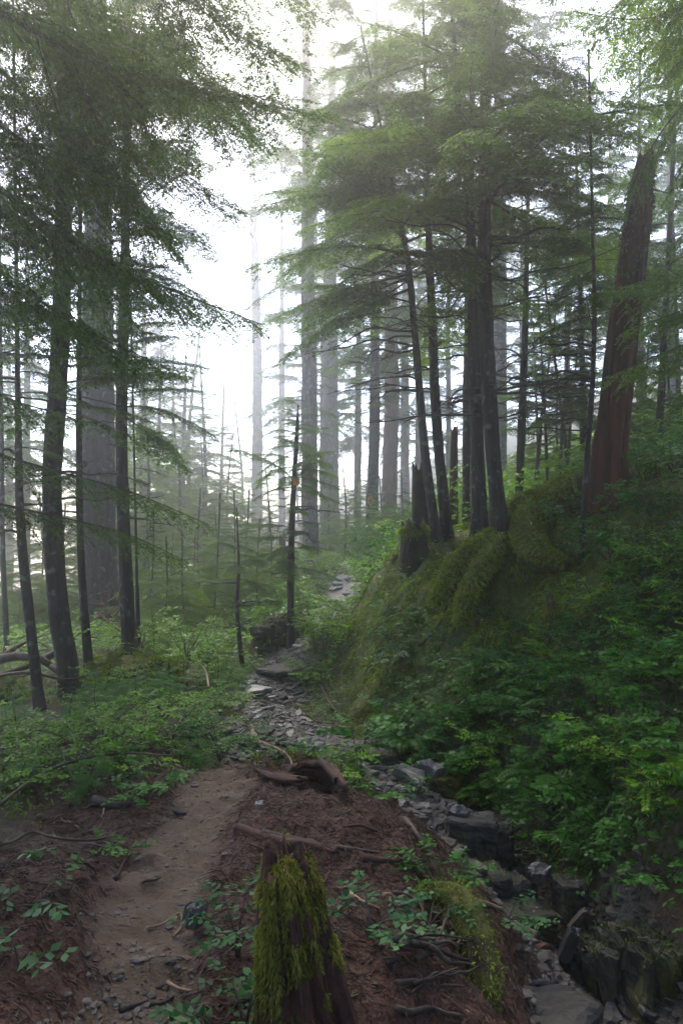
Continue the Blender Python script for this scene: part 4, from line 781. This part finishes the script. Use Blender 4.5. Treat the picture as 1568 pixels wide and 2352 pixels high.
# ------------------------------------------------------------------ stones
def slab(seed, lx, ly, h, k=None, rough=.05, taper=.9):
    """flat broken stone: irregular outline, chipped edges, uneven top"""
    rng = np.random.RandomState(seed); k = k or rng.randint(5, 8); a = np.sort((np.arange(k) + rng.uniform(-.32, .32, k)) / k * 2*np.pi); r = rng.uniform(.78, 1.1, k)
    o = np.stack([np.cos(a) * r * lx * .5, np.sin(a) * r * ly * .5], 1); m = k * 4; o = np.array([o[i // 4] * (1 - (i % 4) / 4) + o[(i // 4 + 1) % k] * ((i % 4) / 4) for i in range(m)])
    o += rng.normal(0, rough * .25 * min(lx, ly), o.shape); V = []
    for z, s in ((-.35, .94), (.15, 1.0), (.75, .985), (1.0, taper + .02), (1.03, taper * .55)):
        V.append(np.c_[o * s + rng.normal(0, .012 * min(lx, ly), o.shape), np.full(m, z * h) + (rng.normal(0, rough * h, m) if z < 1.01 else 0)])
    for s in (.82, .6, .4, .2):
        q = o * s * taper; V.append(np.c_[q, h * (1.03 + .22 * fbm(np.c_[q / max(lx, ly) * 4, np.full(m, seed % 50)], 1.0, 3))])
    V.append(np.array([[0, 0, 1.03 * h]])); V = np.vstack(V[:4] + V[5:]); b = MB(); j = np.arange(m); j2 = (j + 1) % m; e = 7
    Q = np.vstack([np.stack([q*m+j, q*m+j2, (q+1)*m+j2, (q+1)*m+j], 1) for q in range(e)]); b.add(V, Q, np.stack([e*m+j, e*m+j2, np.full(m, (e+1)*m)], 1)); return b
def rock(label, px, py, Y, seed, lx, ly, h, mt='slate', rot=(0, 0, 0), k=None, taper=.9, name='slate_slab', cat='stone', rough=.05):
    return set_rot(tag(slab(seed, lx, ly, h, k, rough, taper).build(name, M[mt], smooth=False, loc=P(px, py, Y)), label, cat), rot)
def set_rot(o, rot): o.rotation_euler = [R(a) for a in rot]; return o
def block(label, px, py, Y, lx, ly, lz, seed, mt='slate_dark', rot=(0, 0, 0), name='rock_block', moss_n=0, st=(1.5, 1.5, 5), am=.030):
    """squared stone block with split faces; px, py is the middle of its top front edge"""
    import bmesh
    bm = bmesh.new(); bmesh.ops.create_cube(bm, size=1.0); bmesh.ops.subdivide_edges(bm, edges=bm.edges[:], cuts=15, use_grid_fill=True)
    V = np.array([v.co[:] for v in bm.verts]); Fq = np.array([[v.index for v in f.verts] for f in bm.faces]); bm.free()
    V = V * (1 - .05 * (np.abs(V).max(1) > .49)[:, None] * ((np.abs(V) > .49).sum(1) > 1)[:, None])
    V[:, 0] += .10 * V[:, 2] * noise(np.array([[seed, 0., 0]]))[0]; V = V + .07 * np.stack([fbm(V * [1, 1, 1] + seed + 9 * q, 1.6, 2) for q in range(3)], 1) + am * np.stack([fbm(V * np.array(st) + seed + 9 * q, 4.0, 3) for q in range(3)], 1)
    V = np.array([lx, ly, lz]) * V + [0, ly * .5, -lz * .5]; c = P(px, py, Y); t = thing(name, label, 'rock', c); t.rotation_euler = [R(a) for a in rot]
    b = MB(); b.add(V, Fq); b.build('stone', M[mt], t, smooth=False)
    if moss_n:
        rng = np.random.RandomState(seed); k = np.where(V[:, 2] > -.06 * lz)[0]; p = V[rng.choice(k, moss_n)] + rng.normal(0, .012, (moss_n, 3)) * [1, 1, .1]; mm = MB(); blades(mm, p, np.tile([0, 0, 1.0], (moss_n, 1)), .022, rng, .3); mm.build('moss', M['moss'], t)
block('squared grey-brown rock block standing in the middle of the gully', 1082, 1893, 5.55, .34, .25, .30, 401, 'slate_dark', (0, 0, -8))
block('taller dark rock block with a mossy top, nearer in the gully', 1128, 2022, 5.0, .30, .28, .40, 402, 'slate_dark', (0, 0, 6), moss_n=260)
block('narrow dark rock block close behind the taller mossy one', 1200, 2035, 5.05, .24, .25, .42, 403, 'slate_dark', (0, 4, 20))
block('small dark block beside the squared one, against the mossy wall', 1155, 1905, 5.65, .14, .2, .30, 404, 'slate_dark', (0, 3, -15))
block('low dark rock step at the foot of the tall blocks', 1230, 2105, 4.85, .36, .3, .25, 405, 'rock_brown', (0, 6, 12))
block('square dark rock under the yellow moss of the bank', 1325, 2035, 4.9, .16, .2, .22, 406, 'slate_dark', (0, 0, 10), moss_n=120)
block('mossy squared block behind the large flat slab at the gully head', 1020, 1790, 6.75, .26, .3, .28, 407, 'moss_base', (0, 0, -12), moss_n=500)
block('dark wet rock step across the gully head', 900, 1795, 6.6, .5, .3, .25, 408, 'slate_dark', (0, 0, 15))
block('mossy dark rock step under the left end of the bank', 860, 1740, 7.1, .5, .35, .3, 409, 'rock_brown', (0, 0, 20), moss_n=500)
block('upright grey bedrock face with vertical cracks at the lower right', 1440, 2185, 4.35, .30, .4, .42, 410, 'slate_dark', (-8, 0, 14), moss_n=500, st=(6, 3, .9), am=.075)
block('tan-streaked bedrock rib right of the grey face', 1512, 2195, 4.2, .20, .4, .42, 411, 'slate_dark', (-6, 4, 22), moss_n=500, st=(6, 3, .9), am=.075)
block('dark bedrock at the right edge below the hanging moss', 1575, 2185, 4.1, .2, .4, .42, 412, 'rock_brown', (-6, 0, 20), moss_n=500, st=(6, 3, .9), am=.075)
block('broken bedrock ledge under the orange-brown moss fringe', 1385, 2190, 4.4, .2, .3, .4, 413, 'slate_dark', (-6, -5, 24), moss_n=120, st=(6, 3, .9), am=.075)
rock('large flat grey slab lying at the head of the gully', 945, 1795, 6.35, 421, .30, .40, .07, 'slate', (14, 6, 30), 5)
rock('smaller flat slab overlapping the large one at the gully head', 985, 1770, 6.5, 422, .24, .22, .06, 'slate', (10, 8, 5), 4)
rock('big smooth grey boulder slab at the bottom edge of the gully', 1248, 2352, 3.58, 423, .62, .36, .08, 'slate_dark', (12, -3, 4), 7, .9)
rock('long tan slab lying across the gully floor', 1188, 2160, 4.5, 424, .32, .15, .045, 'slate_brown', (8, 0, 0), 6)
rock('flat purplish-brown slab under the tan one', 1185, 2188, 4.42, 425, .40, .12, .05, 'red_wood', (4, 2, 3), 5, name='split_log_piece', cat='wood')
rock('upright oval grey stone in the middle of the gully floor', 1303, 2185, 4.5, 426, .10, .08, .15, 'slate', (20, 10, 0), 7, .75)
rock('pointed grey slab leaning at the foot of the dark blocks', 1325, 2125, 4.7, 427, .13, .08, .12, 'slate_brown', (30, 20, 20), 5)
rock('pale slab with rounded edge on the ledge above the dark blocks', 1235, 2010, 5.1, 428, .20, .14, .05, 'slate', (14, 0, 10), 6)
rock('pale stone wedged behind the squared block', 1050, 1888, 5.75, 429, .18, .15, .10, 'slate', (10, 0, 0), 6)
rock('small yellowish stone at the rim of the mound by the gully', 985, 1968, 4.7, 430, .13, .08, .05, 'slate_brown', (5, 0, 10), 6)
rock('grey stone at the gully edge left of the squared block', 985, 1920, 5.6, 431, .14, .1, .09, 'slate', (25, 0, 10), 5)
rock('white-flecked stone lying on the bark litter beside the trail', 596, 1868, 4.4, 432, .095, .07, .06, 'stone_pale', (0, 8, 20), 6, .8, 'stone')
rock('grey stone beside the trail under the leafy plant', 443, 2110, 3.12, 433, .095, .075, .06, 'slate', (10, 15, 10), 6, .8, 'stone')
rock('tilted grey slab where the stone path meets the mound', 712, 1722, 7.0, 434, .30, .22, .08, 'slate', (24, 10, 25), 5)
rock('flat brown slab at the far end of the near stone path', 655, 1540, 10.9, 435, .8, .45, .06, 'slate_brown', (6, -6, 10), 6)
rock('wide grey slab low at the left of the stone path', 575, 1590, 9.4, 436, .55, .35, .05, 'slate', (4, -3, 10), 6)
rock('dark broken slate at the far left start of the stone path', 520, 1590, 9.3, 437, .4, .3, .04, 'slate', (3, 4, 40), 5)
rock('white pebble on the mossy wall above the slab', 878, 1718, 7.2, 438, .06, .05, .05, 'stone_pale', (0, 0, 0), 6, .8, 'stone')
def stones(protos_, pts, mats, label, group, smin, smax, flat, tilt=9):
    for i, (x, y) in enumerate(pts):
        o = link('slate_stone', protos_[i % len(protos_)]); s = rs.uniform(smin, smax) * (1.6 if rs.rand() < .12 else 1)
        o.location = (x, y, h1(x, y) + .004); o.scale = (s * rs.uniform(.8, 1.3), s * rs.uniform(.7, 1.1), s * flat * rs.uniform(.6, 1.5)); o.rotation_euler = (R(rs.normal(0, tilt)), R(rs.normal(0, tilt)), rs.rand() * 6.28); tag(o, label, 'stone', group)
SPW = [slab(520 + i, 1, .8, .28).mesh('slate_stone', M['slate_wet_sheen'], False) for i in range(5)]
SP = [slab(500 + i, 1, .8, .28).mesh('slate_stone', M[['slate', 'slate', 'slate_brown', 'slate', 'slate_dark'][i % 5]], False) for i in range(10)]
k_s = lambda line, wd, y0, y1: (lambda x, y: (segd(x, y, line) + .08 * noise(np.stack([x, y, x*0], -1).reshape(-1, 3), 3).reshape(x.shape) < wd) & (y > y0) & (y < y1))
stones(SP, spots(-2.2, .3, 6.8, 12.2, .15, k_s(SLATE, .38, 6.9, 12.2), 150), None, 'flat grey slate piece paving the near stone path in the dip', 'slates of the near stone path', .10, .2, .35, 8)
stones(SPW, spots(-1.2, .8, 12.5, 24, .30, k_s(SLATE, .40, 12.6, 23), 45), 'wet', 'wet slate piece on the far stone path, sky sheen put into its colour', 'slates of the far stone path', .2, .36, .4, 7)
stones(SP, spots(-.6, 2.2, 3.3, 7.6, .15, k_s(GULLY, .46, 3.3, 7.6), 105), None, 'broken slate lying in the bed of the gully', 'slates of the gully bed', .08, .19, .4, 14)

# ------------------------------------------------------------------ rotten wood and sticks on the mound
def shell(name, label, pts, rad, mt, seed, arc=(-10, 200), thick=.02, open_=True):
    """curved piece of rotten trunk: part of a hollow cylinder with ragged ends"""
    rng = np.random.RandomState(seed); pts = np.array(pts); c0 = pts.mean(0); n, ns = 26, 20; c = resample(pts - c0, n); T, A, B = frames(c); r = np.interp(np.linspace(0, 1, n), np.linspace(0, 1, len(rad)), rad)
    a = np.radians(np.linspace(arc[0], arc[1], ns)); q = np.stack(np.broadcast_arrays(np.cos(a)[None]*4, np.sin(a)[None]*4, np.linspace(0, 1.2, n)[:, None]), -1).reshape(-1, 3) + seed
    nz = fbm(q, 1.5, 3).reshape(n, ns); ro = r[:, None] * (1 + .16 * nz); ri = ro - thick
    end = np.r_[1 + .0*a]; Vo = c[:, None] + ro[..., None] * (np.cos(a)[None, :, None] * A[:, None] + np.sin(a)[None, :, None] * B[:, None]); Vi = c[:, None] + ri[..., None] * (np.cos(a)[None, :, None] * A[:, None] + np.sin(a)[None, :, None] * B[:, None])
    for V in (Vo, Vi): V[0] += T[0] * (.05 * noise(np.stack([a*3+seed, a*0, a*0], 1)))[:, None]; V[-1] += T[-1] * (.07 * noise(np.stack([a*3+seed, a*0+4, a*0], 1)))[:, None]
    i = np.arange(n-1)[:, None]*ns; j = np.arange(ns-1)[None]; m = n*ns; Q = np.stack([i+j, i+j+1, i+ns+j+1, i+ns+j], -1).reshape(-1, 4); Qi = Q[:, ::-1] + m
    jj = np.arange(ns-1); kk = np.arange(n-1)*ns
    E = [np.stack([jj, m+jj, m+jj+1, jj+1], 1), np.stack([(n-1)*ns+jj, (n-1)*ns+jj+1, m+(n-1)*ns+jj+1, m+(n-1)*ns+jj], 1), np.stack([kk, kk+ns, m+kk+ns, m+kk], 1), np.stack([kk+ns-1, m+kk+ns-1, m+kk+2*ns-1, kk+2*ns-1], 1)]
    b = MB(); b.add(np.vstack([Vo.reshape(-1, 3), Vi.reshape(-1, 3)]), np.vstack([Q, Qi] + E)); return tag(b.build(name, M[mt], loc=c0), label, 'log')
up = np.array([0, 0, 1.0])
shell('rotten_log', 'curved hollow piece of rotten log on the mound rim, dark inside', [onground(680,1800,5.1) + up*.03, onground(715,1810,4.95) + up*.04, onground(772,1830,4.75) + up*.01], [.08,.13,.07], 'red_wood', 601, (92, 220), .03)
shell('rotten_log', 'ragged end of bark left of the hollow log piece', [onground(600,1785,5.2) + up*.01, onground(640,1800,5.1) + up*.02, onground(690,1808,5.0) + up*.02], [.02,.045,.04], 'red_wood', 602, (20, 200), .02)
def bar(name, label, pix, r, mt, seed, lift=.01, ns=8, r1=.5, bark=.2, cat='stick', n=24):
    pts = [onground(px, py, Y) + up * lift for px, py, Y in pix]; return limb(name, label, pts, r, mt, seed, cat, r1, n, ns, None, bark)
bar('rotten_log', 'flattened red-brown rotten log lying across the mound', [(545,1915,4.15),(640,1935,4.05),(720,1950,3.98),(770,1962,3.95)], .065, 'red_wood', 611, -.025, 18, .6, .42, 'log', 50)
bar('split_plank', 'long splintered strip of wood on the far side of the rotten log', [(600,1918,4.2),(700,1940,4.1),(800,1955,4.0),(870,1965,3.95)], .016, 'dead_wood', 612, .006, 7, .4, .2, 'wood')
bar('split_plank', 'splintered strip of red wood running to the mound edge', [(830,1975,3.9),(890,1985,3.85),(930,1990,3.8)], .022, 'red_wood', 613, .01, 7, .4, .25, 'wood')
bar('split_plank', 'broad splinter standing against the rotten log behind the stump', [(610,1975,3.75),(625,2010,3.5)], .022, 'red_wood', 614, .01, 7, .8, .3, 'wood')
bar('fallen_branch', 'thick stick sloping down the far edge of the mound to the gully', [(930,1890,4.6),(955,1925,4.5),(975,1960,4.4)], .025, 'dead_wood', 615, .01)
bar('stick', 'pale broken stick lying right of the mossy stump', [(800,2058,3.5),(830,2078,3.4),(870,2095,3.32)], .012, 'pale_wood', 616, .012)
bar('stick', 'dark stick crossing the litter towards the curved mossy log', [(905,2165,3.1),(980,2175,3.1),(1070,2180,3.1)], .014, 'dead_wood', 617, .03)
bar('root', 'looping bare root on the dark end of the mound', [(900,2062,3.5),(935,2068,3.45),(965,2090,3.4),(968,2115,3.3),(940,2105,3.3)], .010, 'dead_wood', 618, .02, 7, .7)
bar('root', 'reddish gnarled root sticking out over the gully floor', [(1075,2078,3.7),(1110,2085,3.8),(1150,2098,3.9)], .02, 'pale_wood', 619, .02)
bar('root', 'upright orange-brown root end at the far tip of the mound', [(590,1720,5.6),(583,1700,5.9),(578,1672,6.2)], .035, 'pale_wood', 620, .03, 9, .4, .2)
bar('root', 'thin root running over the rim of the mound from the orange-brown root end', [(596,1708,5.7),(640,1728,5.55),(665,1748,5.4),(672,1775,5.25)], .012, 'pale_wood', 621, .02, 7, .5)
bar('rotten_log', 'dark weathered root block below the orange-brown root end', [(590,1735,5.5),(625,1738,5.5),(645,1745,5.45)], .035, 'snag_grey', 622, .0, 12, .7, .25, 'log')
bar('stick', 'forked twig lying across the litter at the left', [(-10,1968,3.9),(35,1945,4.0),(75,1925,4.1),(130,1940,4.0),(200,1945,4.0),(245,1940,4.05)], .009, 'dead_wood', 623, .03, 6, .6)
bar('stick', 'thin twig continuing the forked one towards the trail', [(200,1946,4.0),(240,1958,3.95),(285,1965,3.9)], .006, 'dead_wood', 624, .02, 6, .6)
bar('fallen_branch', 'long thin curved branch resting in the undergrowth at the left', [(0,1900,4.3),(90,1830,4.7),(180,1790,5.0),(280,1775,5.1),(400,1780,5.05)], .010, 'dead_wood', 625, .12, 6, .6)
bar('fallen_branch', 'dark broken branch at the left rim of the trail', [(215,1850,4.6),(260,1858,4.5),(300,1855,4.55)], .03, 'snag_grey', 626, .02, 9, .6)
bar('stick', 'reddish short stick at the left edge of the dirt trail', [(265,2025,3.4),(285,1990,3.55),(300,1965,3.7)], .012, 'red_wood', 627, .01, 7, .8)
bar('stick', 'orange twig lying in the gravel of the near trail', [(385,2268,2.72),(410,2280,2.68),(440,2288,2.66)], .008, 'pale_wood', 628, .012, 7, .5)
bar('stick', 'thin bent twig lying on the dirt trail', [(335,2140,3.05),(375,2130,3.08),(412,2115,3.1),(416,2138,3.05),(398,2160,2.98)], .005, 'pale_wood', 629, .012, 6, .8)
bar('stick', 'dark short stick in the gravel at the bottom of the trail', [(275,2330,2.5),(310,2315,2.55),(340,2305,2.56)], .010, 'dead_wood', 630, .008, 7, .7)
bar('stick', 'dark twig across the lower trail, right of the short stick', [(345,2315,2.53),(375,2310,2.54),(400,2300,2.56)], .007, 'dead_wood', 631, .008, 6, .7)
bar('stick', 'dark root stub at the right side of the lower trail', [(535,2318,2.52),(580,2306,2.54),(640,2310,2.52)], .014, 'dead_wood', 632, .01, 8, .7)
bar('stick', 'dark broken stick standing behind the cap of the mossy stump', [(600,2070,3.0),(602,2030,3.1),(606,2005,3.15)], .02, 'snag_grey', 633, .05, 8, .5)
bar('fallen_branch', 'pale twig with small forks standing in the seedlings left of the dip', [(480,1640,7.2),(470,1590,8.0),(440,1560,8.6)], .012, 'pale_wood', 634, .25, 6, .5)
bar('stick', 'short dark log end at the left edge of the trail top', [(400,1870,4.35),(425,1875,4.3)], .014, 'snag_grey', 635, .01, 7, .8)
rk = np.random.RandomState(77)
for i in range(15):
    x0, y0 = rk.uniform(870, 960), rk.uniform(2190, 2350); y1 = y0 + rk.uniform(-70, 20); x1 = x0 + rk.uniform(90, 220)
    a, e = onground(x0, y0, 2.8), onground(min(x1, 1100), y1, 2.9); a[2] += rk.uniform(.02, .13); e[2] += rk.uniform(.01, .11); b = MB(); stick(b, a*0, e - a, rk.uniform(.005, .012), rk, .07, 18, 8, r1=.4, bark=.35)
    tag(b.build('stick', M['dead_wood'] if i % 4 else M['snag_grey'], loc=a), 'dark bare stick in the jumble between the mossy stump and the curved mossy log', 'stick', 'jumble of sticks right of the stump')
for i in range(26):
    px, py = (rk.uniform(560, 1040), rk.uniform(1830, 2120)) if i % 3 else (rk.uniform(60, 330), rk.uniform(1860, 2080)); a = onground(px, py, 3.9); an = rk.rand() * 6.28; l = rk.uniform(.07, .22); e = a + np.array([math.cos(an), math.sin(an), 0]) * l; e[2] = h1(e[0], e[1]) + .012; a[2] += .012
    b = MB(); stick(b, a*0, e - a, rk.uniform(.004, .009), rk, .1, 8, 6, r1=.6); tag(b.build('stick', M[('red_wood', 'dead_wood', 'red_wood', 'pale_wood')[i % 4]], loc=a), 'short splinter of wood lying in the bark litter on the mound', 'stick', 'wood splinters in the litter')

# ------------------------------------------------------------------ what nobody could count: litter, gravel, moss, creeping leaves
def surf(n, x0, x1, y0, y1, keep):
    X = rs.uniform(x0, x1, n); Yv = rs.uniform(y0, y1, n); w_ = keep(X, Yv); k = (rs.rand(n) < w_) & (np.abs(X) < .47 * Yv + .3); X, Yv = X[k], Yv[k]; Z = H(X, Yv)
    e = .02; nx = -(H(X + e, Yv) - Z) / e; ny = -(H(X, Yv + e) - Z) / e; return np.stack([X, Yv, Z], 1), nrm(np.stack([nx, ny, np.ones_like(nx)], 1))
def chips(name, label, cat, p, nn, lo, hi, wd, mt, lift=.003, tilt=.25):
    """small bits lying on the ground: each a four-cornered wedge"""
    q = len(p); l = (lo + (hi - lo) * rs.rand(q) ** 2)[:, None]; a = rs.rand(q) * 6.283; t1 = nrm(np.cross(nn, np.stack([np.cos(a), np.sin(a), a*0], 1)) + rs.normal(0, tilt, (q, 3)) * .5); t2 = nrm(np.cross(nn, t1)); w_ = l * wd * (.6 + .8 * rs.rand(q, 1)); p = p + nn * lift
    V = np.stack([p - t1*l*.5 - t2*w_*.3, p - t1*l*.42 + t2*w_*.5, p + t1*l*.5 + t2*w_*.1, p + nn * w_ * .5], 1).reshape(-1, 3); k = np.arange(q)[:, None] * 4
    T = np.concatenate([k + np.array(f)[None] for f in ([0,2,3],[2,1,3],[1,0,3],[0,1,2])]); b = MB(); b.add(V, None, T); return tag(b.build(name, M[mt], smooth=False), label, cat, kind='stuff')
def pebbles(name, label, cat, p, nn, lo, hi, mt):
    q = len(p); l = (lo + (hi - lo) * rs.rand(q) ** 2.2) * .5; O = np.array([[1,0,0],[0,1,0],[-1,0,0],[0,-1,0],[.7,.7,.55],[-.7,.7,.55],[-.7,-.7,.55],[.7,-.7,.55],[0,0,.8]], float)
    V = O[None] * (1 + rs.normal(0, .16, (q, 9, 1))) * l[:, None, None] * np.stack([rs.uniform(.7, 1.3, q), rs.uniform(.6, 1, q), rs.uniform(.4, .9, q)], 1)[:, None]; a = rs.rand(q) * 6.283; ca, sa = np.cos(a)[:, None], np.sin(a)[:, None]
    V = np.stack([V[..., 0] * ca - V[..., 1] * sa, V[..., 0] * sa + V[..., 1] * ca, V[..., 2]], -1) + (p - nn * .001)[:, None]; k = np.arange(q)[:, None] * 9
    T = np.concatenate([k + np.array(f)[None] for f in ([0,1,4],[1,2,5],[2,3,6],[3,0,7],[4,1,5],[5,2,6],[6,3,7],[7,0,4],[4,5,8],[5,6,8],[6,7,8],[7,4,8])]); b = MB(); b.add(V.reshape(-1, 3), None, T); return tag(b.build(name, M[mt], smooth=False), label, cat, kind='stuff')
Z5 = lambda i, f=1.0: (lambda x, y: zones(x, y)[i] * f)
zl = lambda x, y: np.clip(zones(x, y)[4] - zones(x, y)[0] * .97, 0, 1)
M['chip_red'] = leafmat('chip_red', (.020, .010, .007), (.12, .056, .034), 0, 3); M['chip_dark'] = leafmat('chip_dark', (.015, .011, .008), (.085, .06, .045), 0, 3); M['grit'] = leafmat('grit', (.025, .023, .021), (.13, .115, .10), 0, 6, .6)
p, n_ = surf(90000, -2.2, 1.5, 1.9, 6.2, zl); chips('bark_litter', 'reddish bark chips and needles strewn over the mound', 'litter', p, n_, .008, .05, .22, 'chip_red')
p, n_ = surf(26000, -2.2, 1.5, 1.9, 6.2, zl); chips('twig_litter', 'dark twigs strewn over the mound', 'litter', p, n_, .03, .11, .07, 'chip_dark', .006)
grav = lambda x, y: np.clip(zones(x, y)[0] * (.05 + .95 * sm(3.0, 2.5, y + .25 * noise(np.stack([x, y, x*0], -1), 4))), 0, 1)
p, n_ = surf(30000, -1.6, .6, 1.9, 5.5, grav); pebbles('gravel', 'small stones and grit on the lower trail', 'gravel', p, n_, .006, .042, 'grit')
p, n_ = surf(60000, -2.2, 2.2, 2.6, 13, lambda x, y: zones(x, y)[1]); pebbles('stone_rubble', 'small slate fragments between the slabs', 'rubble', p, n_, .02, .10, 'grit')
def mossw(x, y):
    q = np.stack([x, y, x * 0], 1); tr, sl, rt, mo, li = zones(x, y); return np.clip(mo + .5 * rt * (fbm(q, 1.6, 2) > -.1), 0, 1) * (fbm(q, 4, 2) > -.35) * (1 - sl)
p, n_ = surf(230000, -1, 5, 3.4, 13, mossw); mb = MB(); blades(mb, p, n_, .034, rs, .6, .15); ck = fbm(p, 5.0, 3) > .12; p, n_ = p[ck], n_[ck]; blades(mb, p[::2], n_[::2], .10, rs, .8, .10); tag(mb.build('moss_cover', M['moss']), 'yellow-green moss hanging over the bank', 'moss', kind='stuff')
def mossl(x, y):
    q = np.stack([x, y, x * 0], 1); tr, sl, rt, mo, li = zones(x, y); return (1 - tr) * (1 - sl) * (1 - rt) * sm(.25, .6, fbm(q, 1.2, 2) + .55 * sm(4.2, 5.2, y + .35*x)) * np.clip(1 - li * sm(5.0, 4.4, y + .35 * x), 0, 1)
p, n_ = surf(70000, -5, .2, 3.4, 13, mossl); mb = MB(); blades(mb, p, n_, .05, rs, .4, .10); tag(mb.build('moss_carpet', M['moss']), 'moss carpet among the seedlings left of the trail', 'moss', kind='stuff')
def cover(name, label, p, n_, ll, lw, mt, lift):
    S = p + n_ * (lift * rs.rand(len(p), 1)); mb = MB(); a = rs.rand(len(p)) * 6.28; D = nrm(np.stack([np.cos(a), np.sin(a), a * 0], 1) + n_ * .2); leaves(mb, S, D, np.full(len(p), .035), nrm(n_ + up * .8), .03, ll, lw, 60); tag(mb.build(name, M[mt]), label, 'ground cover', kind='stuff')
p, n_ = surf(26000, .2, 5.5, 3.4, 12, lambda x, y: zones(x, y)[2] * (1 - .75 * zones(x, y)[3]) * (fbm(np.stack([x, y, x*0], 1), 2.5, 2) > -.15)); cover('creeping_leaves', 'creeping green leaves filling the gaps of the right slope', p, n_, .05, .024, 'leaf', .22)
p, n_ = surf(20000, -6, .2, 4.4, 16, lambda x, y: mossl(x, y) * .8); cover('low_leaves', 'low green leaves between the seedlings on the left', p, n_, .04, .018, 'leaf', .15)
p, n_ = surf(24000, -9, 9, 11, 34, lambda x, y: (zones(x, y)[1] < .1) * .8 * (1 - ((np.abs(imgxy(x, y)[0] - 778) < 52) & (y < 23)))); cover('understorey', 'bright low undergrowth across the misty wood floor', p, n_, .11, .055, 'leaf_bright', .4)

p, n_ = surf(20000, 1.5, 11, 11.5, 26, lambda x, y: np.where(imgxy(x, y)[0] > 960, .9, 0)); cover('undergrowth', 'bright green undergrowth behind the bank crest', p, n_, .10, .05, 'leaf_bright', 1.0)

# ------------------------------------------------------------------ mist
def build_haze():
    b = MB(); lo = np.array([-86., -86, -40]); hi = np.array([86., 96, 46])
    V = [[(lo, hi)[i][0], (lo, hi)[j][1], (lo, hi)[k][2]] for i in (0, 1) for j in (0, 1) for k in (0, 1)]
    b.add(V, [[0,1,3,2],[4,6,7,5],[0,4,5,1],[2,3,7,6],[0,2,6,4],[1,5,7,3]])
    m = bpy.data.materials.new('haze'); m.use_nodes = True; t = m.node_tree; t.nodes.remove(t.nodes['Principled BSDF'])
    v = t.nodes.new('ShaderNodeVolumePrincipled'); v.inputs['Color'].default_value = (1.0, .975, .95, 1); v.inputs['Density'].default_value = HAZE; v.inputs['Anisotropy'].default_value = .87
    t.links.new(v.outputs[0], t.nodes['Material Output'].inputs['Volume'])
    o = b.build('haze', m, smooth=False); tag(o, 'pale mist filling the forest', 'haze', kind='stuff')
build_haze()
